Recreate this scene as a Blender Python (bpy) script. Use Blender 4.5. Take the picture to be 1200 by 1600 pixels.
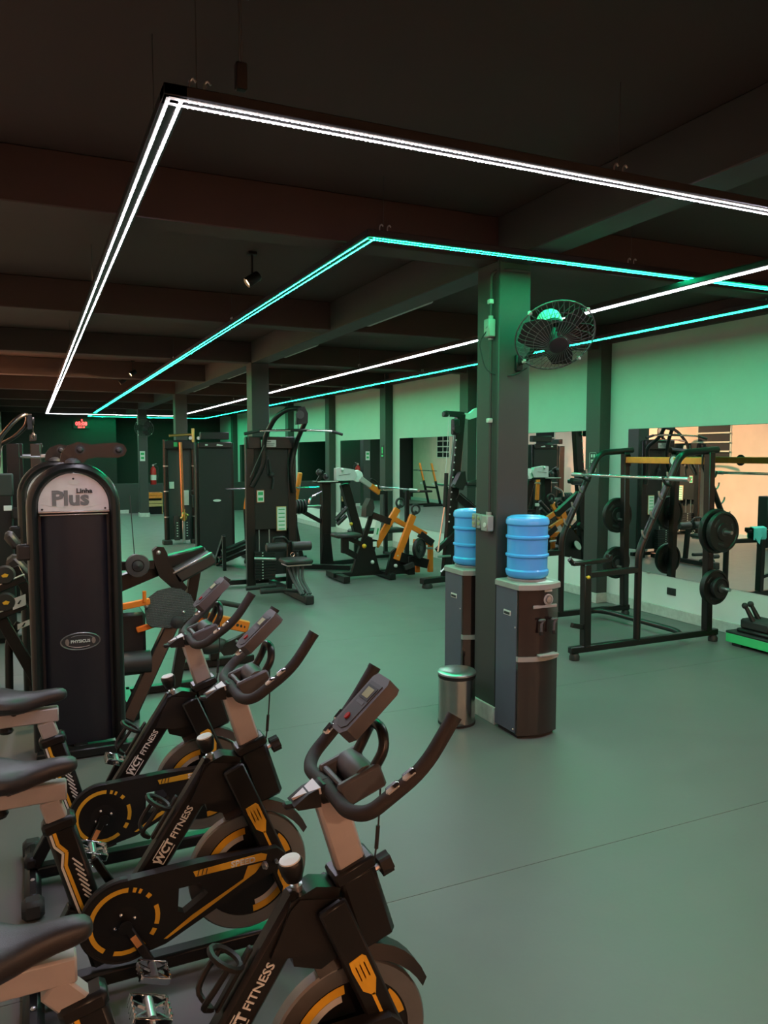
import bpy, math, random
from mathutils import Vector as V, Matrix, Quaternion
random.seed(7)
for _o in list(bpy.data.objects): bpy.data.objects.remove(_o)
SC = bpy.context.scene
COL = SC.collection
# ------------------------------------------------------------------ camera
PITCH = math.atan(92 / 1200.0); YAW = 0.43003
cd = bpy.data.cameras.new('camera'); cam = bpy.data.objects.new('camera', cd); COL.objects.link(cam)
cd.sensor_fit = 'VERTICAL'; cd.sensor_height = 32.0; cd.lens = 32.0 * 1200 / 1600; cd.clip_start = 0.02
cam.location = (0, 0, 1.7); cam.rotation_euler = (math.pi / 2 - PITCH, 0, -YAW)
SC.camera = cam
# ------------------------------------------------------------------ world and exposure
w = bpy.data.worlds.new('world'); SC.world = w; w.use_nodes = True
w.node_tree.nodes['Background'].inputs[0].default_value = (0.05, 0.045, 0.04, 1)
w.node_tree.nodes['Background'].inputs[1].default_value = 0.05
vs = SC.view_settings
vs.view_transform = 'Standard'; vs.look = 'None'; vs.gamma = 1.0; vs.use_curve_mapping = False; vs.exposure = 0.0
try:
    SC.cycles.max_bounces = 8; SC.cycles.diffuse_bounces = 4; SC.cycles.glossy_bounces = 5
    SC.cycles.sample_clamp_indirect = 4.0; SC.cycles.caustics_reflective = False; SC.cycles.caustics_refractive = False
except Exception: pass
LED_WHITE = 580.0; LED_GREEN = 630.0
SPOT_W = 1.15; REAR_W = 560.0
# ------------------------------------------------------------------ materials
MATS = {}
def mat(key, col, rough=.5, metal=0., var=.12, scale=18., bump=0., emit=None, es=0., spec=.5, coat=0., alpha=1., trans=0., ior=1.45):
    m = bpy.data.materials.new(key); m.use_nodes = True
    nt = m.node_tree; b = nt.nodes['Principled BSDF']
    tc = nt.nodes.new('ShaderNodeTexCoord'); ns = nt.nodes.new('ShaderNodeTexNoise')
    ns.inputs['Scale'].default_value = scale; ns.inputs['Detail'].default_value = 3.
    nt.links.new(tc.outputs['Object'], ns.inputs['Vector'])
    mx = nt.nodes.new('ShaderNodeMix'); mx.data_type = 'RGBA'
    mx.inputs[6].default_value = (*[c * (1 - var) for c in col], 1)
    mx.inputs[7].default_value = (*[min(1, c * (1 + var)) for c in col], 1)
    nt.links.new(ns.outputs['Fac'], mx.inputs[0]); nt.links.new(mx.outputs[2], b.inputs['Base Color'])
    mr = nt.nodes.new('ShaderNodeMapRange'); mr.inputs[3].default_value = max(.02, rough - .05); mr.inputs[4].default_value = min(1, rough + .07)
    nt.links.new(ns.outputs['Fac'], mr.inputs[0]); nt.links.new(mr.outputs[0], b.inputs['Roughness'])
    b.inputs['Metallic'].default_value = metal
    b.inputs['Specular IOR Level'].default_value = spec
    b.inputs['Coat Weight'].default_value = coat
    b.inputs['Transmission Weight'].default_value = trans
    b.inputs['IOR'].default_value = ior
    if bump:
        n2 = nt.nodes.new('ShaderNodeTexNoise'); n2.inputs['Scale'].default_value = scale * 8
        nt.links.new(tc.outputs['Object'], n2.inputs['Vector'])
        bp = nt.nodes.new('ShaderNodeBump'); bp.inputs['Strength'].default_value = bump; bp.inputs['Distance'].default_value = .004
        nt.links.new(n2.outputs['Fac'], bp.inputs['Height']); nt.links.new(bp.outputs[0], b.inputs['Normal'])
    if emit:
        b.inputs['Emission Color'].default_value = (*emit, 1); b.inputs['Emission Strength'].default_value = es
    MATS[key] = m
    return m
mat('black', (.009, .0087, .0087), .30, spec=.42)
mat('blacksatin', (.0115, .011, .011), .46, spec=.38)
mat('blackmatte', (.016, .0155, .0155), .75)
mat('rubber', (.02, .02, .02), .62, bump=.2)
mat('leather', (.024, .022, .022), .42, bump=.12, scale=60)
mat('foam', (.026, .023, .022), .7, bump=.3, scale=90)
mat('navy', (.008, .0095, .015), .40, spec=.4)
mat('steel', (.50, .50, .51), .3, .9)
mat('chrome', (.72, .72, .74), .12, 1.)
mat('silverpaint', (.40, .37, .36), .42, .15)
mat('plaque', (.58, .55, .55), .45, .1)
mat('greyplastic', (.075, .072, .078), .5)
mat('darkgrey', (.045, .043, .046), .5)
mat('rim', (.26, .25, .24), .35, .8)
mat('yellow', (.78, .43, .03), .5)
mat('white', (.75, .75, .73), .5)
mat('offwhite', (.55, .55, .52), .6)
mat('orange', (.78, .20, .02), .42)
mat('woodbar', (.80, .23, .03), .5, var=.25)
mat('copper', (.50, .22, .10), .3, .85)
mat('brass', (.55, .36, .12), .3, .9)
mat('red', (.35, .01, .01), .35)
mat('paper', (.62, .66, .62), .6)
mat('pine', (.55, .36, .15), .6, var=.2)
mat('ink', (.02, .02, .022), .6)
mat('greyink', (.14, .14, .145), .5)
mat('lcd', (.30, .31, .16), .3)
mat('bottle', (.09, .44, 1.0), .18, var=.03, trans=.08, emit=None, spec=.6)
mat('dispside', (.08, .088, .12), .45)
mat('dispfront', (.018, .010, .009), .12, coat=.5)
mat('dispgrey', (.30, .30, .28), .5)
mat('binsteel', (.42, .39, .37), .22, 1.)
mat('turquoise', (.10, .52, .52), .8, bump=.2)
mat('green', (.05, .55, .18), .5)
mat('greensign', (.03, .35, .12), .5)
mat('skin_orange', (.72, .33, .12), .6)
mat('column', (.042, .043, .041), .62, bump=.05, scale=6)
mat('ceiling', (.048, .030, .027), .75, scale=3, bump=.05)
mat('wallpaint_brightened', (.74, .76, .73), .7, var=.05, scale=4, bump=.05)  # paler wall tone, stands in for light missing low on the right wall
mat('wallpaint', (.40, .46, .44), .75, var=.05, scale=4, bump=.08)
mat('darkwall', (.018, .014, .013), .7, scale=3)
mat('darkgreenwall', (.028, .036, .031), .7, scale=3)
mat('stone', (.52, .53, .50), .4, var=.28, scale=22)
mat('plaster', (.82, .54, .45), .85, var=.16, scale=2.5, bump=.25)
mat('ledge', (.66, .60, .52), .7)
mat('void', (.004, .004, .004), .9)
mat('mirror', (.88, .90, .89), .0, 1., var=0.)
MATS['mirror'].node_tree.nodes['Principled BSDF'].inputs['Roughness'].default_value = 0.0
for l in list(MATS['mirror'].node_tree.links):
    if l.to_socket.name == 'Roughness': MATS['mirror'].node_tree.links.remove(l)
mat('mat_rubber', (.118, .118, .114), .42, var=.10, scale=5., bump=.06)
mat('floorbase', (.02, .02, .02), .8)
mat('ledwhite', (.8, .8, .8), .5, emit=(1., .93, 1.10), es=LED_WHITE)
mat('ledgreen', (.3, .8, .5), .5, emit=(.0024, 1., .38), es=LED_GREEN)
mat('tapewhite', (.7, .7, .7), .5, emit=(1., .93, .95), es=.55)
mat('tapegreen', (.1, .5, .3), .5, emit=(.05, .9, .5), es=.5)
mat('spotglow', (.9, .7, .5), .5, emit=(1., .62, .30), es=14.)
mat('lampglow', (.9, .8, .7), .5, emit=(1., .60, .36), es=REAR_W)
mat('reddigit', (.8, .05, .05), .5, emit=(1., .05, .06), es=5.)
mat('diffuser', (.45, .45, .43), .5)
def tread_mat():
    m = MATS['tread'] = bpy.data.materials.new('tread'); m.use_nodes = True; nt = m.node_tree; b = nt.nodes['Principled BSDF']
    tc = nt.nodes.new('ShaderNodeTexCoord'); mp = nt.nodes.new('ShaderNodeMapping'); nt.links.new(tc.outputs['Object'], mp.inputs[0])
    mp.inputs['Scale'].default_value = (90, 90, 60)
    ck = nt.nodes.new('ShaderNodeTexWave'); ck.inputs['Scale'].default_value = .5; ck.bands_direction = 'X'
    c2 = nt.nodes.new('ShaderNodeTexWave'); c2.inputs['Scale'].default_value = .5; c2.bands_direction = 'Z'
    nt.links.new(mp.outputs[0], ck.inputs[0]); nt.links.new(mp.outputs[0], c2.inputs[0])
    mu = nt.nodes.new('ShaderNodeMath'); mu.operation = 'MULTIPLY'; nt.links.new(ck.outputs['Fac'], mu.inputs[0]); nt.links.new(c2.outputs['Fac'], mu.inputs[1])
    bp = nt.nodes.new('ShaderNodeBump'); bp.inputs['Strength'].default_value = 1.; bp.inputs['Distance'].default_value = .004
    nt.links.new(mu.outputs[0], bp.inputs['Height']); nt.links.new(bp.outputs[0], b.inputs['Normal'])
    cr = nt.nodes.new('ShaderNodeValToRGB'); cr.color_ramp.elements[0].color = (.015, .015, .016, 1); cr.color_ramp.elements[1].color = (.11, .105, .11, 1)
    nt.links.new(mu.outputs[0], cr.inputs[0]); nt.links.new(cr.outputs[0], b.inputs['Base Color']); b.inputs['Roughness'].default_value = .5
tread_mat()
for k in ('ledwhite', 'ledgreen'): pass
for k in ('tapewhite', 'tapegreen', 'reddigit', 'spotglow'):
    try: MATS[k].cycles.emission_sampling = 'NONE'
    except Exception: pass
# ------------------------------------------------------------------ mesh building
def vec(*a): return V(a)
def fil(pts, r, k=5):
    """round the corners of a polyline"""
    P = [V(p) for p in pts]; out = [P[0]]
    for i in range(1, len(P) - 1):
        a, b, c = P[i - 1], P[i], P[i + 1]
        d1, d2 = (a - b), (c - b); l = min(r, d1.length * .48, d2.length * .48)
        p, q = b + d1.normalized() * l, b + d2.normalized() * l
        for j in range(k + 1):
            t = j / k; out.append(p * (1 - t) ** 2 + b * 2 * t * (1 - t) + q * t * t)
    out.append(P[-1]); return out
class M:
    def __init__(s): s.v = []; s.f = []
    def add(s, vs_, fs):
        o = len(s.v); s.v += [V(x) for x in vs_]; s.f += [tuple(i + o for i in f) for f in fs]; return s
    def box(s, c, d, ch=.004, R=None):
        h = [x / 2 for x in d]; ch = min(ch, min(h) * .9); c = V(c); vs_ = []; idx = {}
        for sx in (-1, 1):
            for sy in (-1, 1):
                for sz in (-1, 1):
                    sg = (sx, sy, sz)
                    for a in range(3):
                        p = V([sg[k] * (h[k] if k == a else h[k] - ch) for k in range(3)])
                        idx[(sg, a)] = len(vs_); vs_.append(p)
        fs = []
        for a in range(3):
            b, e = (a + 1) % 3, (a + 2) % 3
            for sa in (-1, 1):
                q = []
                for sb, se in ((-1, -1), (1, -1), (1, 1), (-1, 1)):
                    g = [0, 0, 0]; g[a] = sa; g[b] = sb; g[e] = se; q.append(idx[(tuple(g), a)])
                fs.append(q if sa > 0 else q[::-1])
            for sb in (-1, 1):
                for se in (-1, 1):
                    g1 = [0, 0, 0]; g1[b] = sb; g1[e] = se; g1[a] = -1; g2 = list(g1); g2[a] = 1
                    q = [idx[(tuple(g1), b)], idx[(tuple(g2), b)], idx[(tuple(g2), e)], idx[(tuple(g1), e)]]
                    fs.append(q if sb * se < 0 else q[::-1])
        for sx in (-1, 1):
            for sy in (-1, 1):
                for sz in (-1, 1):
                    q = [idx[((sx, sy, sz), a)] for a in range(3)]
                    fs.append(q if sx * sy * sz > 0 else q[::-1])
        if R is not None: vs_ = [R @ p for p in vs_]
        return s.add([p + c for p in vs_], fs)
    def beam(s, a, b, w_, h_, up=(0, 0, 1), ch=.004):
        a, b = V(a), V(b); z = (b - a); L = z.length; z.normalize(); u = V(up)
        if tuple(up) == (0, 1, 0): w_, h_ = h_, w_   # w is then the thickness along Y, h the width in the upright plane
        if abs(z.dot(u)) > .98: u = V((0, 1, 0))
        x = u.cross(z).normalized(); y = z.cross(x)
        R = Matrix((x, y, z)).transposed()
        return s.box((a + b) / 2, (w_, h_, L), ch, R)
    def tube(s, pts, r, n=10, closed=False, r2=None):
        P = [V(p) for p in pts]; N = len(P); fr = []; t0 = None; u = None
        for i in range(N):
            if closed: t = (P[(i + 1) % N] - P[i - 1])
            else: t = P[min(i + 1, N - 1)] - P[max(i - 1, 0)]
            if t.length < 1e-9: t = t0 or V((0, 0, 1))
            t.normalize()
            if u is None:
                u = t.orthogonal().normalized()
            else:
                u = (u - t * u.dot(t)); u = u.normalized() if u.length > 1e-6 else t.orthogonal().normalized()
            t0 = t; fr.append((u.copy(), t.cross(u)))
        vs_ = []; fs = []
        for i in range(N):
            rr = r if r2 is None else r + (r2 - r) * i / (N - 1)
            for j in range(n):
                an = 2 * math.pi * j / n; vs_.append(P[i] + (fr[i][0] * math.cos(an) + fr[i][1] * math.sin(an)) * rr)
        R_ = N if closed else N - 1
        for i in range(R_):
            k = (i + 1) % N
            for j in range(n):
                fs.append((i * n + j, i * n + (j + 1) % n, k * n + (j + 1) % n, k * n + j))
        if not closed:
            fs.append(tuple(range(n))[::-1]); fs.append(tuple((N - 1) * n + j for j in range(n)))
        return s.add(vs_, fs)
    def cyl(s, a, b, r, r2=None, n=16): return s.tube([a, b], r, n, r2=r2)
    def lathe(s, prof, o=(0, 0, 0), ax=(0, 0, 1), n=24):
        z = V(ax).normalized(); x = z.orthogonal().normalized(); y = z.cross(x); o = V(o); vs_ = []; fs = []
        for r, h in prof:
            for j in range(n):
                an = 2 * math.pi * j / n; vs_.append(o + z * h + (x * math.cos(an) + y * math.sin(an)) * r)
        for i in range(len(prof) - 1):
            for j in range(n): fs.append((i * n + j, i * n + (j + 1) % n, (i + 1) * n + (j + 1) % n, (i + 1) * n + j))
        ring_ = prof[0] == prof[-1]
        if prof[0][0] > 1e-5 and not ring_: fs.append(tuple(range(n))[::-1])
        if prof[-1][0] > 1e-5 and not ring_: fs.append(tuple((len(prof) - 1) * n + j for j in range(n)))
        return s.add(vs_, fs)
    def prism(s, poly, o, ux, uy, t):
        """polygon in the plane (ux, uy) at o, pushed t along ux x uy"""
        ux, uy, o = V(ux), V(uy), V(o); nz = ux.cross(uy).normalized() * t; n = len(poly)
        a = [o + ux * p[0] + uy * p[1] for p in poly]; b = [p + nz for p in a]
        return s.add(a + b, [tuple(range(n))[::-1], tuple(range(n, 2 * n))] + [(i, (i + 1) % n, n + (i + 1) % n, n + i) for i in range(n)])
    def ball(s, c, r, n=12, sc=(1, 1, 1)):
        m = n // 2; vs_ = []; fs = []
        for i in range(m + 1):
            th = math.pi * i / m
            for j in range(n):
                ph = 2 * math.pi * j / n
                vs_.append(V(c) + V((r * sc[0] * math.sin(th) * math.cos(ph), r * sc[1] * math.sin(th) * math.sin(ph), r * sc[2] * math.cos(th))))
        for i in range(m):
            for j in range(n): fs.append((i * n + j, (i + 1) * n + j, (i + 1) * n + (j + 1) % n, i * n + (j + 1) % n))
        return s.add(vs_, fs)
    def ring(s, o, ax, R, r, n=28, k=8):
        z = V(ax).normalized(); x = z.orthogonal().normalized(); y = z.cross(x); o = V(o)
        return s.tube([o + (x * math.cos(2 * math.pi * j / n) + y * math.sin(2 * math.pi * j / n)) * R for j in range(n)], r, k, closed=True)
    def arc(s, o, ux, uy, r0, r1, a0, a1, t, k=14):
        a0, a1 = math.radians(a0), math.radians(a1)
        po = [(r1 * math.cos(a0 + (a1 - a0) * i / k), r1 * math.sin(a0 + (a1 - a0) * i / k)) for i in range(k + 1)]
        pi_ = [(r0 * math.cos(a0 + (a1 - a0) * i / k), r0 * math.sin(a0 + (a1 - a0) * i / k)) for i in range(k + 1)]
        for i in range(k): s.prism([po[i], po[i + 1], pi_[i + 1], pi_[i]], o, ux, uy, t)
        return s
    def loft(s, secs):
        n = len(secs[0]); vs_ = [p for q in secs for p in q]; fs = []
        for i in range(len(secs) - 1):
            for j in range(n): fs.append((i * n + j, i * n + (j + 1) % n, (i + 1) * n + (j + 1) % n, (i + 1) * n + j))
        fs.append(tuple(range(n))[::-1]); fs.append(tuple((len(secs) - 1) * n + j for j in range(n)))
        return s.add(vs_, fs)
def mesh(name, m, material, smooth=True):
    me = bpy.data.meshes.new(name); me.from_pydata([tuple(p) for p in m.v], [], m.f)
    me.validate(); me.update()
    import bmesh as _b
    bm = _b.new(); bm.from_mesh(me); _b.ops.recalc_face_normals(bm, faces=bm.faces); bm.to_mesh(me); bm.free()
    me.materials.append(MATS[material])
    if smooth:
        me.shade_smooth(); me.set_sharp_from_angle(angle=math.radians(38))
    return me
def part(name, m, material, parent=None, kind=None, label=None, smooth=True):
    """one mesh object; vertices are given in the thing's own frame, or in the room's when the thing was opened with world=True"""
    root = parent
    while root is not None and root.parent is not None: root = root.parent
    if root is not None and root.get('_w'):
        off = V(root.location)
        for p in m.v: p -= off
    o = bpy.data.objects.new(name, mesh(name, m, material, smooth)); COL.objects.link(o)
    o.parent = parent
    if kind: o['kind'] = kind
    if label: o['label'] = label
    return o
WROOT = []
def thing(name, label, cat, loc=(0, 0, 0), rotz=0., group=None, world=False):
    o = bpy.data.objects.new(name, None); COL.objects.link(o); o.empty_display_size = .1
    o.location = loc; o.rotation_euler = (0, 0, rotz); o['label'] = label; o['category'] = cat
    if group: o['group'] = group
    if world: o['_w'] = 1; WROOT.append(o)
    return o
def tag(o, label, cat, group=None):
    o['label'] = label; o['category'] = cat
    if group: o['group'] = group
    return o
def solo(name, m, material, label, cat, group=None, loc=None):
    if loc is None:
        n = len(m.v); loc = (sum(p.x for p in m.v) / n, sum(p.y for p in m.v) / n, min(p.z for p in m.v))
    for p in m.v: p -= V(loc)
    o = part(name, m, material); o.location = loc
    return tag(o, label, cat, group)
def struct(name, m, material, parent=None):
    o = part(name, m, material, parent)
    if parent is None: o['kind'] = 'structure'
    return o
def copy_tree(o, parent=None):
    c = o.copy(); COL.objects.link(c); c.parent = parent
    for ch in [x for x in o.children]: copy_tree(ch, c)
    return c
def text(name, body, size, o, ux, uy, material, parent, weight=0., depth=.0012, align='CENTER', sx=1., shear=0.):
    cu = bpy.data.curves.new(name, 'FONT'); cu.body = body; cu.size = size; cu.align_x = align; cu.align_y = 'CENTER'
    cu.extrude = depth; cu.offset = weight; cu.shear = shear; cu.resolution_u = 2
    ob = bpy.data.objects.new(name, cu); COL.objects.link(ob)
    dg = bpy.context.evaluated_depsgraph_get(); me = bpy.data.meshes.new_from_object(ob.evaluated_get(dg))
    bpy.data.objects.remove(ob); bpy.data.curves.remove(cu)
    ux, uy, o = V(ux).normalized(), V(uy).normalized(), V(o); nz = ux.cross(uy)
    root = parent
    while root is not None and root.parent is not None: root = root.parent
    off = V(root.location) if root is not None and root.get('_w') else V((0, 0, 0))
    for v_ in me.vertices:
        p = v_.co; v_.co = o + ux * p.x * sx + uy * p.y + nz * (p.z + depth) - off
    me.materials.clear(); me.materials.append(MATS[material])
    r = bpy.data.objects.new(name, me); COL.objects.link(r); r.parent = parent
    return r
X_, Y_, Z_ = V((1, 0, 0)), V((0, 1, 0)), V((0, 0, 1))
# ================================================================== THE ROOM
XL, XR, YB, YN, ZS = -0.75, 5.95, 26.5, -3.6, 3.12
G = lambda k: 3.98 + 2.87 * k
m = M().box(((XL + XR) / 2, (YB + YN) / 2, -.05), (XR - XL + .3, YB - YN + .3, .086), 0)
floor = struct('floor', m, 'floorbase')
ys = [YN, -1.37, .58, 2.53, 4.48, 6.43, 8.38, 10.33, 12.28, 14.23, 16.18, 18.13, 20.0, 22.0, 24.2, YB]
for a, b in zip(ys[:-1], ys[1:]):
    xs = [XL, 1.95, XR] if a > 18 else [XL, XR]
    for c, d in zip(xs[:-1], xs[1:]):
        struct('rubber_mat', M().box(((c + d) / 2, (a + b) / 2, -.004), (d - c - .003, b - a - .002, .008), .0008), 'mat_rubber', floor)
ceil = struct('ceiling', M().box(((XL + XR) / 2, (YB + YN) / 2, ZS + .06), (XR - XL + .4, YB - YN + .4, .12), 0), 'ceiling')
for k in range(-2, 8):
    struct('cross_beam', M().box(((XL + XR) / 2, G(k) + .15, 2.99), (XR - XL, .2, .26), .006), 'ceiling', ceil)
struct('spine_beam', M().box((2.715, (YB + YN) / 2, 2.985), (.21, YB - YN, .27), .006), 'column', ceil)
struct('edge_beam', M().box((XR - .04, (YB + YN) / 2, 3.02), (.08, YB - YN, .2), .006), 'ceiling', ceil)
# right wall with pilasters, mirrors, skirting
wr = struct('wall_right', M().box((XR + .1, (YB + YN) / 2, ZS / 2), (.2, YB - YN, ZS), 0), 'wallpaint')
for k in range(-2, 8):
    struct('pilaster', M().box((XR - .075, G(k) + .12, ZS / 2), (.15, .24, ZS - .01), .004), 'column', wr)
bb = None
for k in range(-2, 7):
    y0, y1 = G(k) + .24, G(k + 1)
    o = struct('baseboard_right' if bb is None else 'skirting_stone', M().box((XR - .008, (y0 + y1) / 2, .055), (.016, y1 - y0 - .002, .11), .003), 'stone', bb)
    if bb is None: bb = o
    struct('skirting_stone', M().box((XR - .083, y1 + .12, .055), (.166, .272, .11), .003), 'stone', bb)
    struct('lower_wall_brightener', M().box((XR - .002, (y0 + y1) / 2, .27), (.004, y1 - y0 - .002, .318), 0), 'wallpaint_brightened', wr)  # thin pale strip added to brighten the wall below the mirrors
    # mirror
    a, b = y0 + .05, y1 - .3
    mm = thing('wall_mirror', '', 'mirror', (XR, (a + b) / 2, .43), group='mirrors along the right wall', world=True)
    part('mirror_glass', M().box((XR - .006, (a + b) / 2, 1.195), (.006, b - a, 1.53), .0008), 'mirror', mm)
    part('backing_edge', M().box((XR - .0015, (a + b) / 2, 1.195), (.003, b - a + .006, 1.536), 0), 'blackmatte', mm)
    for cy in (a + .35, b - .35):
        part('mirror_clip', M().box((XR - .012, cy, .43), (.012, .03, .02), .002), 'steel', mm)
    mm['label'] = {-2: 'mirror behind the photographer, furthest towards the entrance', -1: 'mirror beside the entrance end of the right wall', 0: 'large wall mirror behind the black squat rack',
        1: 'wall mirror between the pilasters right of the fan column, showing a tall dark machine', 2: 'wall mirror behind the tall cable column, showing a beige wall with louvre window',
        3: 'narrow dark wall mirror left of the tall cable column, third from the right', 4: 'narrow dark wall mirror seen right of the lat pulldown machine'}.get(k, 'far wall mirror number %d hidden beyond the lat pulldown' % k)
    if k in (5, 6): mm['label'] = 'farthest wall mirror at the end wall' if k == 6 else 'far wall mirror behind the lat pulldown tower'
# left wall, plaster with louvred openings
wl = struct('wall_left', M().box((XL - .1, (YN + 25.) / 2, ZS / 2), (.2, 25. - YN, ZS), 0), 'plaster')
struct('dark_panel', M().box((XL - .1, (25. + YB) / 2, ZS / 2), (.2, YB - 25., ZS), 0), 'darkwall', wl)
for i, yc in enumerate((5.8, 11.45, 17.1, 22.75)):
    wv = struct('window_%d' % (i + 1), M().box((XL + .006, yc, 2.1), (.012, .86, 1.12), 0), 'ledge')
    for j in range(6):
        z = 1.64 + j * .185
        if i == 3:
            for dy in (-.21, .21): struct('louvre_opening', M().box((XL + .010, yc + dy, z), (.012, .36, .145), 0), 'void', wv)
        else: struct('louvre_opening', M().box((XL + .010, yc, z), (.012, .80, .145), 0), 'void', wv)
        struct('louvre_ledge', M().box((XL + .03, yc, z + .0925), (.05, .84, .022), .003), 'ledge', wv)
bl = struct('baseboard_left', M().box((XL + .008, (YN + YB) / 2, .055), (.016, YB - YN, .11), .003), 'stone')
# far wall and the wall behind the photographer
struct('wall_back', M().box(((XL + XR) / 2, YB + .1, ZS / 2), (XR - XL, .2, ZS), 0), 'darkwall')
struct('wall_front', M().box(((XL + XR) / 2, YN - .1, ZS / 2), (XR - XL, .2, ZS), 0), 'plaster')
pw = struct('wall_partition', M().box((4.0, 22.75, .42), (3.9, .1, .84), .004), 'darkgreenwall')
struct('wall_panel', M().box(((XL + 2.42) / 2, 25.2, ZS / 2), (2.42 - XL, .1, ZS), .004), 'darkwall', pw)
struct('skirting_stone', M().box((2.33, 22.69, .05), (.28, .016, .10), .003), 'stone', pw)
# columns down the middle
for k in (0, 2, 4, 6):
    y = G(k) + .02
    cn = struct('column', M().box((2.715, y + .125, 1.43), (.23, .25, 2.86), .006), 'column')
    sk = M()
    for cx, cy, sx, sy in ((2.715, y - .007, .26, .014), (2.715, y + .257, .26, .014)): struct('skirting_stone', M().box((cx, cy, .055), (sx, sy, .11), .003), 'stone', cn)
    for cx in (2.593, 2.837): struct('skirting_stone', M().box((cx, y + .125, .055), (.014, .25, .11), .003), 'stone', cn)
# ================================================================== LIGHTS OF THE PLACE
def led_frame(name, label, x0, x1, y0, y1, z, chip, tape):
    t = thing(name, label, 'LED frame', (x0, y0, z), world=True)
    runs = [((x0, y0), (x1, y0)), ((x0, y0), (x0, y1)), ((x1, y0), (x1, y1)), ((x0, y1), (x1, y1))]
    for (ax, ay), (bx, by) in runs:
        L = math.hypot(bx - ax, by - ay); d = V(((bx - ax) / L, (by - ay) / L, 0)); s_ = V((-d.y, d.x, 0))
        A, B = V((ax, ay, z)), V((bx, by, z))
        pr = part('aluminium_profile', M().beam(A - d * .035 + Z_ * .02, B + d * .035 + Z_ * .02, .07, .034, ch=.003), 'blacksatin', t)
        for q in (-.019, .019):
            part('led_tape', M().beam(A - d * .019 + s_ * q, B + d * .019 + s_ * q, .012, .003, ch=.0), tape, pr)
        cm = M(); n = int(L / .0167)
        for q in (-.019, .019):
            for i in range(n):
                c = A + d * ((i + .5) * L / n) + s_ * q - Z_ * .0022; h = .0032
                cm.add([c - d * h - s_ * h, c + d * h - s_ * h, c + d * h + s_ * h, c - d * h + s_ * h], [(0, 1, 2, 3)])
        me = bpy.data.meshes.new('led_chip_row'); me.from_pydata([tuple(p - V(t.location)) for p in cm.v], [], cm.f); me.materials.append(MATS[chip])
        o = bpy.data.objects.new('led_chip_row', me); COL.objects.link(o); o.parent = pr; o['kind'] = 'stuff'
        nw = max(2, int(L / 3.0)); 
        for i in range(nw + 1):
            c = A.lerp(B, min(max(i / nw, .02), .98)) + Z_ * .037
            clip = M()
            for e in (-.022, .022): clip.tube(fil([c + d * e, c + d * e + Z_ * .03, c + d * (e + .012) + Z_ * .042, c + d * (e + .02) + Z_ * .03], .008, 2), .004, 5)
            part('suspension_clip', clip, 'steel', pr)
            part('suspension_wire', M().cyl(c, (c.x, c.y, ZS), .0018, n=5), 'darkgrey', pr)
    return t
led_frame('white_led_frame', 'long white LED light frame hanging from the black ceiling', .42, 3.79, 2.41, 22.2, 2.74, 'ledwhite', 'tapewhite')
led_frame('green_led_frame', 'long green LED light frame hanging beside the white one', 1.625, 5.06, 3.70, 24.8, 2.80, 'ledgreen', 'tapegreen')
h = thing('ceiling_hanger', 'dark cable hanger with a box, above the corner of the white LED frame', 'hanger', (.62, 2.40, 3.12), world=True)
part('hanger_plate', M().box((.62, 2.40, 3.10), (.07, .05, .03), .004), 'darkgrey', h)
for e in (-.04, .04): part('hanger_bolt', M().ball((.62 + e, 2.40, 3.095), .01, 8), 'steel', h)
for e in (-.004, .004): part('hanger_cable', M().cyl((.62 + e, 2.40, 3.1), (.62 + e, 2.40, 2.86), .002, n=6), 'greyplastic', h)
part('hanger_box', M().box((.62, 2.40, 2.845), (.035, .03, .08), .004), 'blacksatin', h)
def spot(y, watts, x=1.47, z=2.93, tgt=-.75, tz=1.35, dy=0., label=''):
    t = thing('spotlight', label, 'spotlight', (x, y, ZS), group='small warm spotlights along the green LED frame', world=True)
    a = (V((tgt, y + dy, tz)) - V((x, y, z))).normalized(); p = V((x, y, z))
    part('mount_stem', M().cyl((x, y, ZS), (x, y, z + .03), .008, n=8).box((x, y, ZS - .01), (.06, .06, .02), .003), 'blacksatin', t)
    can = part('lamp_can', M().lathe([(.030, -.06), (.036, -.05), (.038, .05), (.034, .05), (.032, .03)], p, a, 16), 'blacksatin', t)
    part('lamp_lens', M().lathe([(.031, .034), (.0, .036)], p, a, 16), 'spotglow', can)
    ld = bpy.data.lights.new('spotlight_beam', 'SPOT'); ld.energy = SPOT_W * watts; ld.color = (1., .60, .33); ld.spot_size = math.radians(88); ld.spot_blend = .7; ld.shadow_soft_size = .03
    lo = bpy.data.objects.new('spotlight_beam', ld); COL.objects.link(lo); lo.parent = t; lo.location = p + a * .055 - V(t.location)
    lo.rotation_euler = a.to_track_quat('-Z', 'Y').to_euler()
for y, e, l in ((5.45, 160, 'warm spotlight nearest the green LED frame corner, first of the row'), (7.05, 330, 'warm spotlight second from the green LED frame corner'), (12.5, 950, 'warm spotlight third along the green LED frame, left of the ceiling tubes'),
             (14.0, 650, 'warm spotlight fourth along the green LED frame'), (21.3, 1500, 'warm spotlight at the far end of the green LED frame')):
    spot(y, e, dy=-.6 if y == 12.5 else 0., label=l)
for x, y, l in ((.75, -3.0, 'round warm ceiling lamp behind the photographer, left one'), (2.9, -3.0, 'round warm ceiling lamp behind the photographer, middle one'), (5.0, -3.0, 'round warm ceiling lamp behind the photographer, right one')):
    t = thing('ceiling_lamp', l, 'ceiling lamp', (x, y, ZS), group='warm ceiling lamps at the entrance end', world=True)
    part('lamp_ring', M().lathe([(.17, 0), (.17, -.04), (.15, -.045), (.15, -.03)], (x, y, ZS), Z_, 28), 'white', t)
    part('lamp_disc', M().lathe([(.15, -.031), (.0, -.033)], (x, y, ZS), Z_, 28), 'lampglow', t)
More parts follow.
